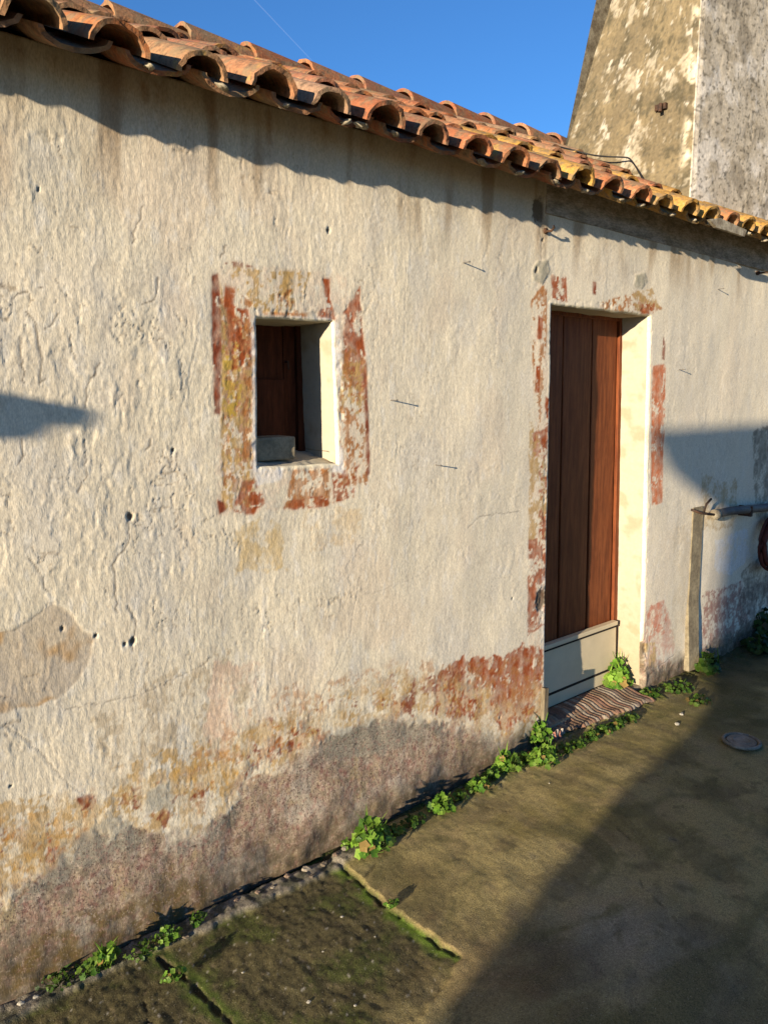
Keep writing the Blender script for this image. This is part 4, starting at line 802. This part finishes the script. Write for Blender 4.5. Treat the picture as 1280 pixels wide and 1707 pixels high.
weed(1130, 1150, .08, .03, 34, .012, 'low mossy weeds right of the doorway corner', dark=.55)
weed(1165, 1170, .07, .02, 20, .012, 'flat dark weeds on the edge of the shadow', dark=.45)
weed(180, 1612, .035, .06, 16, .011, 'bright grassy weed on the cement fillet at lower left', blades=16)
weed(150, 1625, .03, .03, 12, .009, 'small weed just left of the grassy weed at lower left', blades=5, dark=.8)
weed(280, 1570, .035, .04, 18, .009, 'small bright weed in the trench at lower left', blades=8, dark=.85)
weed(330, 1540, .03, .03, 12, .008, 'tiny weed furthest along the lower left trench', dark=.6)
weed(240, 1590, .045, .02, 18, .007, 'dark tiny weed between two small weeds at lower left', dark=.5)
weed(290, 1632, .03, .015, 14, .008, 'pale sprigs in the slab joint at lower left', dark=1.0)
weed(100, 1640, .05, .02, 16, .007, 'dark sprigs at the lower left corner of the wall foot', dark=.4)
weed(652, 1512, .022, .010, 16, .006, 'little bright green tuft in the long crack between slabs', name='weed_sprig')

# ------------------------------------------------------------------ loose chips
def chip(px, py, r, col, label, grp='pale stone chips scattered on the yard'):
    gx_, gy_ = G(px, py); b = MB(); vs = []
    for a in range(5):
        for c in range(7): th = math.pi * a / 4; ph = 2 * math.pi * c / 7; k = random.uniform(.7, 1.2); vs.append((r * math.sin(th) * math.cos(ph) * k * 1.3, r * math.sin(th) * math.sin(ph) * k, r * .6 * math.cos(th) * k))
    b.add(vs, [(a * 7 + c, a * 7 + (c + 1) % 7, (a + 1) * 7 + (c + 1) % 7, (a + 1) * 7 + c) for a in range(4) for c in range(7)], col)
    o = b.build('stone_chip', M['stone'], None); ix = int(np.argmin(abs(gx2 - gx_))); iy = int(np.argmin(abs(gy2 - gy_))); o.location = (gx_, gy_, float(hz[ix, iy]) + r * .3); tag(o, label, 'stone', grp)
chips = [(570, 1522, .005, 'pale stone chip near the middle of the mossy slab'), (515, 1662, .006, 'largest pale chip low on the mossy slab'), (592, 1670, .004, 'pale chip right of the largest chip on the mossy slab'), (405, 1615, .004, 'pale chip at the left part of the mossy slab'), (538, 1580, .003, 'small pale chip in the middle of the mossy slab'), (250, 1700, .009, 'pale stone lump at the bottom edge near the slab joint'), (625, 1555, .003, 'small chip near the mossy right edge of the slab'), (35, 1672, .010, 'pale rubble piece in the lower left corner'), (60, 1660, .007, 'smaller rubble piece beside the lower left corner lump'), (1128, 1208, .012, 'white chip on the concrete right of the rug'), (1135, 1192, .012, 'flat stone near the mossy wall foot right of the rug'), (915, 1305, .004, 'small chip in front of the doorway weeds'), (1040, 1195, .010, 'pale flat stone by the rug corner')]
for px, py, r, l in chips: chip(px, py, r * .9, (.36, .33, .27), l)
rub = [(480, 1462, .010), (510, 1450, .013), (540, 1440, .012), (520, 1462, .009), (560, 1430, .010), (430, 1490, .009), (455, 1480, .007), (395, 1500, .008), (360, 1525, .007), (575, 1420, .011), (310, 1560, .008)]
names = ['brown rubble piece at the middle of the cement fillet', 'pointed rubble piece on the fillet, right of the middle', 'larger rubble piece near the right end of the fillet', 'dark rubble bit in front of the pointed piece', 'rubble piece touching the wall near the fillet end', 'rubble bit left of the fillet middle', 'small rubble bit in the fillet middle', 'rubble bit where the trench begins', 'rubble bit by the tiny trench weed', 'last rubble piece beside the largest weed', 'rubble bit near the small bright trench weed']
for (px, py, r), l in zip(rub, names): chip(px, py, r, random.choice([(.20, .14, .10), (.26, .22, .17), (.14, .11, .08)]), l, 'rubble bits along the cement fillet')
mb = MB(); 
for k in range(5): mb.tube([(.018 * k - .03, -.01 * (k % 2), .0), (.018 * k - .025, .0, .028 + .006 * (k % 3)), (.018 * k - .02, .015, .012)], .010, 7, (.38, .17, .12) if k % 2 else (.45, .38, .3))
o = mb.build('tile_shard', M['stone'], None, True); x_, y_ = G(925, 1232); o.location = (x_, y_, -.002); tag(o, 'crumbled brick and tile shards at the front left corner of the rug', 'rubble')

# ------------------------------------------------------------------ added unseen shadow casters: a slab behind the viewer, a board to the left
T = 2.5; shv = Vector((-3.7 * T, -T, .64 * T))

def SP(px, py): g_ = G(px, py); return (g_[0] + 3.7 * abs(g_[1]), -.64 * abs(g_[1]))
prof = [(3.54, 1.365), (3.70, 1.20), (4.02, 1.04), (4.40, .885), (4.36, .6), (4.34, .30), (4.38, .02)] + [SP(*q) for q in ((1195, 1150), (1180, 1185), (1118, 1248), (1062, 1288), (1024, 1333), (920, 1455), (841, 1570), (772, 1640), (735, 1700))] + [(3.75, -.8), (3.75, -1.55), (7.6, -1.55), (7.6, 1.37)]
mb = MB(); n = len(prof); k = .045
a = [Vector((p[0], 0, p[1])) + shv for p in prof]; b = [v - Vector((3.7, 1, 0)) * k for v in a]
mb.add(a + b, [tuple(range(n)), tuple(range(2 * n - 1, n - 1, -1))] + [(i, n + i, n + (i + 1) % n, (i + 1) % n) for i in range(n)])
tag(mb.build('shadow_slab', plain, None), 'unseen slab added behind the viewer, cut to the outline of the right-hand shadow', 'wall')  # added out of view, its outline follows the shadow it casts
T = .7; shv = Vector((-3.7 * T, -T, .64 * T)); pr = WP((165, 684), (162, 700), (150, 712), (108, 707), (90, 716), (72, 728), (40, 731), (0, 731)); pr += [(-.6, pr[-1][1]), (-.6, W(-200, 618)[1]), W(0, 652)]
mb = MB(); n = len(pr); a = [Vector((p[0], 0, p[1])) + shv for p in pr]; b = [v - Vector((3.7, 1, 0)) * .006 for v in a]
mb.add(a + b, [tuple(range(n)), tuple(range(2 * n - 1, n - 1, -1))] + [(i, n + i, n + (i + 1) % n, (i + 1) % n) for i in range(n)])
lean = thing('shadow_board', 'unseen board and post added left of the view to cast the left wall shadow', 'shadow caster', (-3.0, -.7, 0))
q = mb.build('bracket', M['post'], lean); q.location = (3.0, .7, 0)  # added board, profile cut to the shadow on the left wall
mb = MB(); mb.box((-.06, -.04, 0), (.04, .04, 1.95)); mb.build('post', M['post'], lean, False, .004)  # post added along with the shadow board, out of view
# thin contrail high in the sky
d0 = ray(425, 0); d1_ = ray(512, 92)
mb = MB(); p0 = Vector(d0) * 9000; p1 = Vector(d1_) * 9000; mb.tube([p0 - (p1 - p0) * .6, p0, p1, p1 + (p1 - p0) * .25], [8, 8, 6, 2], 8)
cm = bpy.data.materials.new('contrail_vapour'); cm.use_nodes = True; t = cm.node_tree; t.nodes['Principled BSDF'].inputs['Base Color'].default_value = (.8, .85, .9, 1); t.nodes['Principled BSDF'].inputs['Alpha'].default_value = .016
o = mb.build('contrail', cm, None, True); tag(o, 'faint thin white contrail crossing the blue sky', 'contrail')
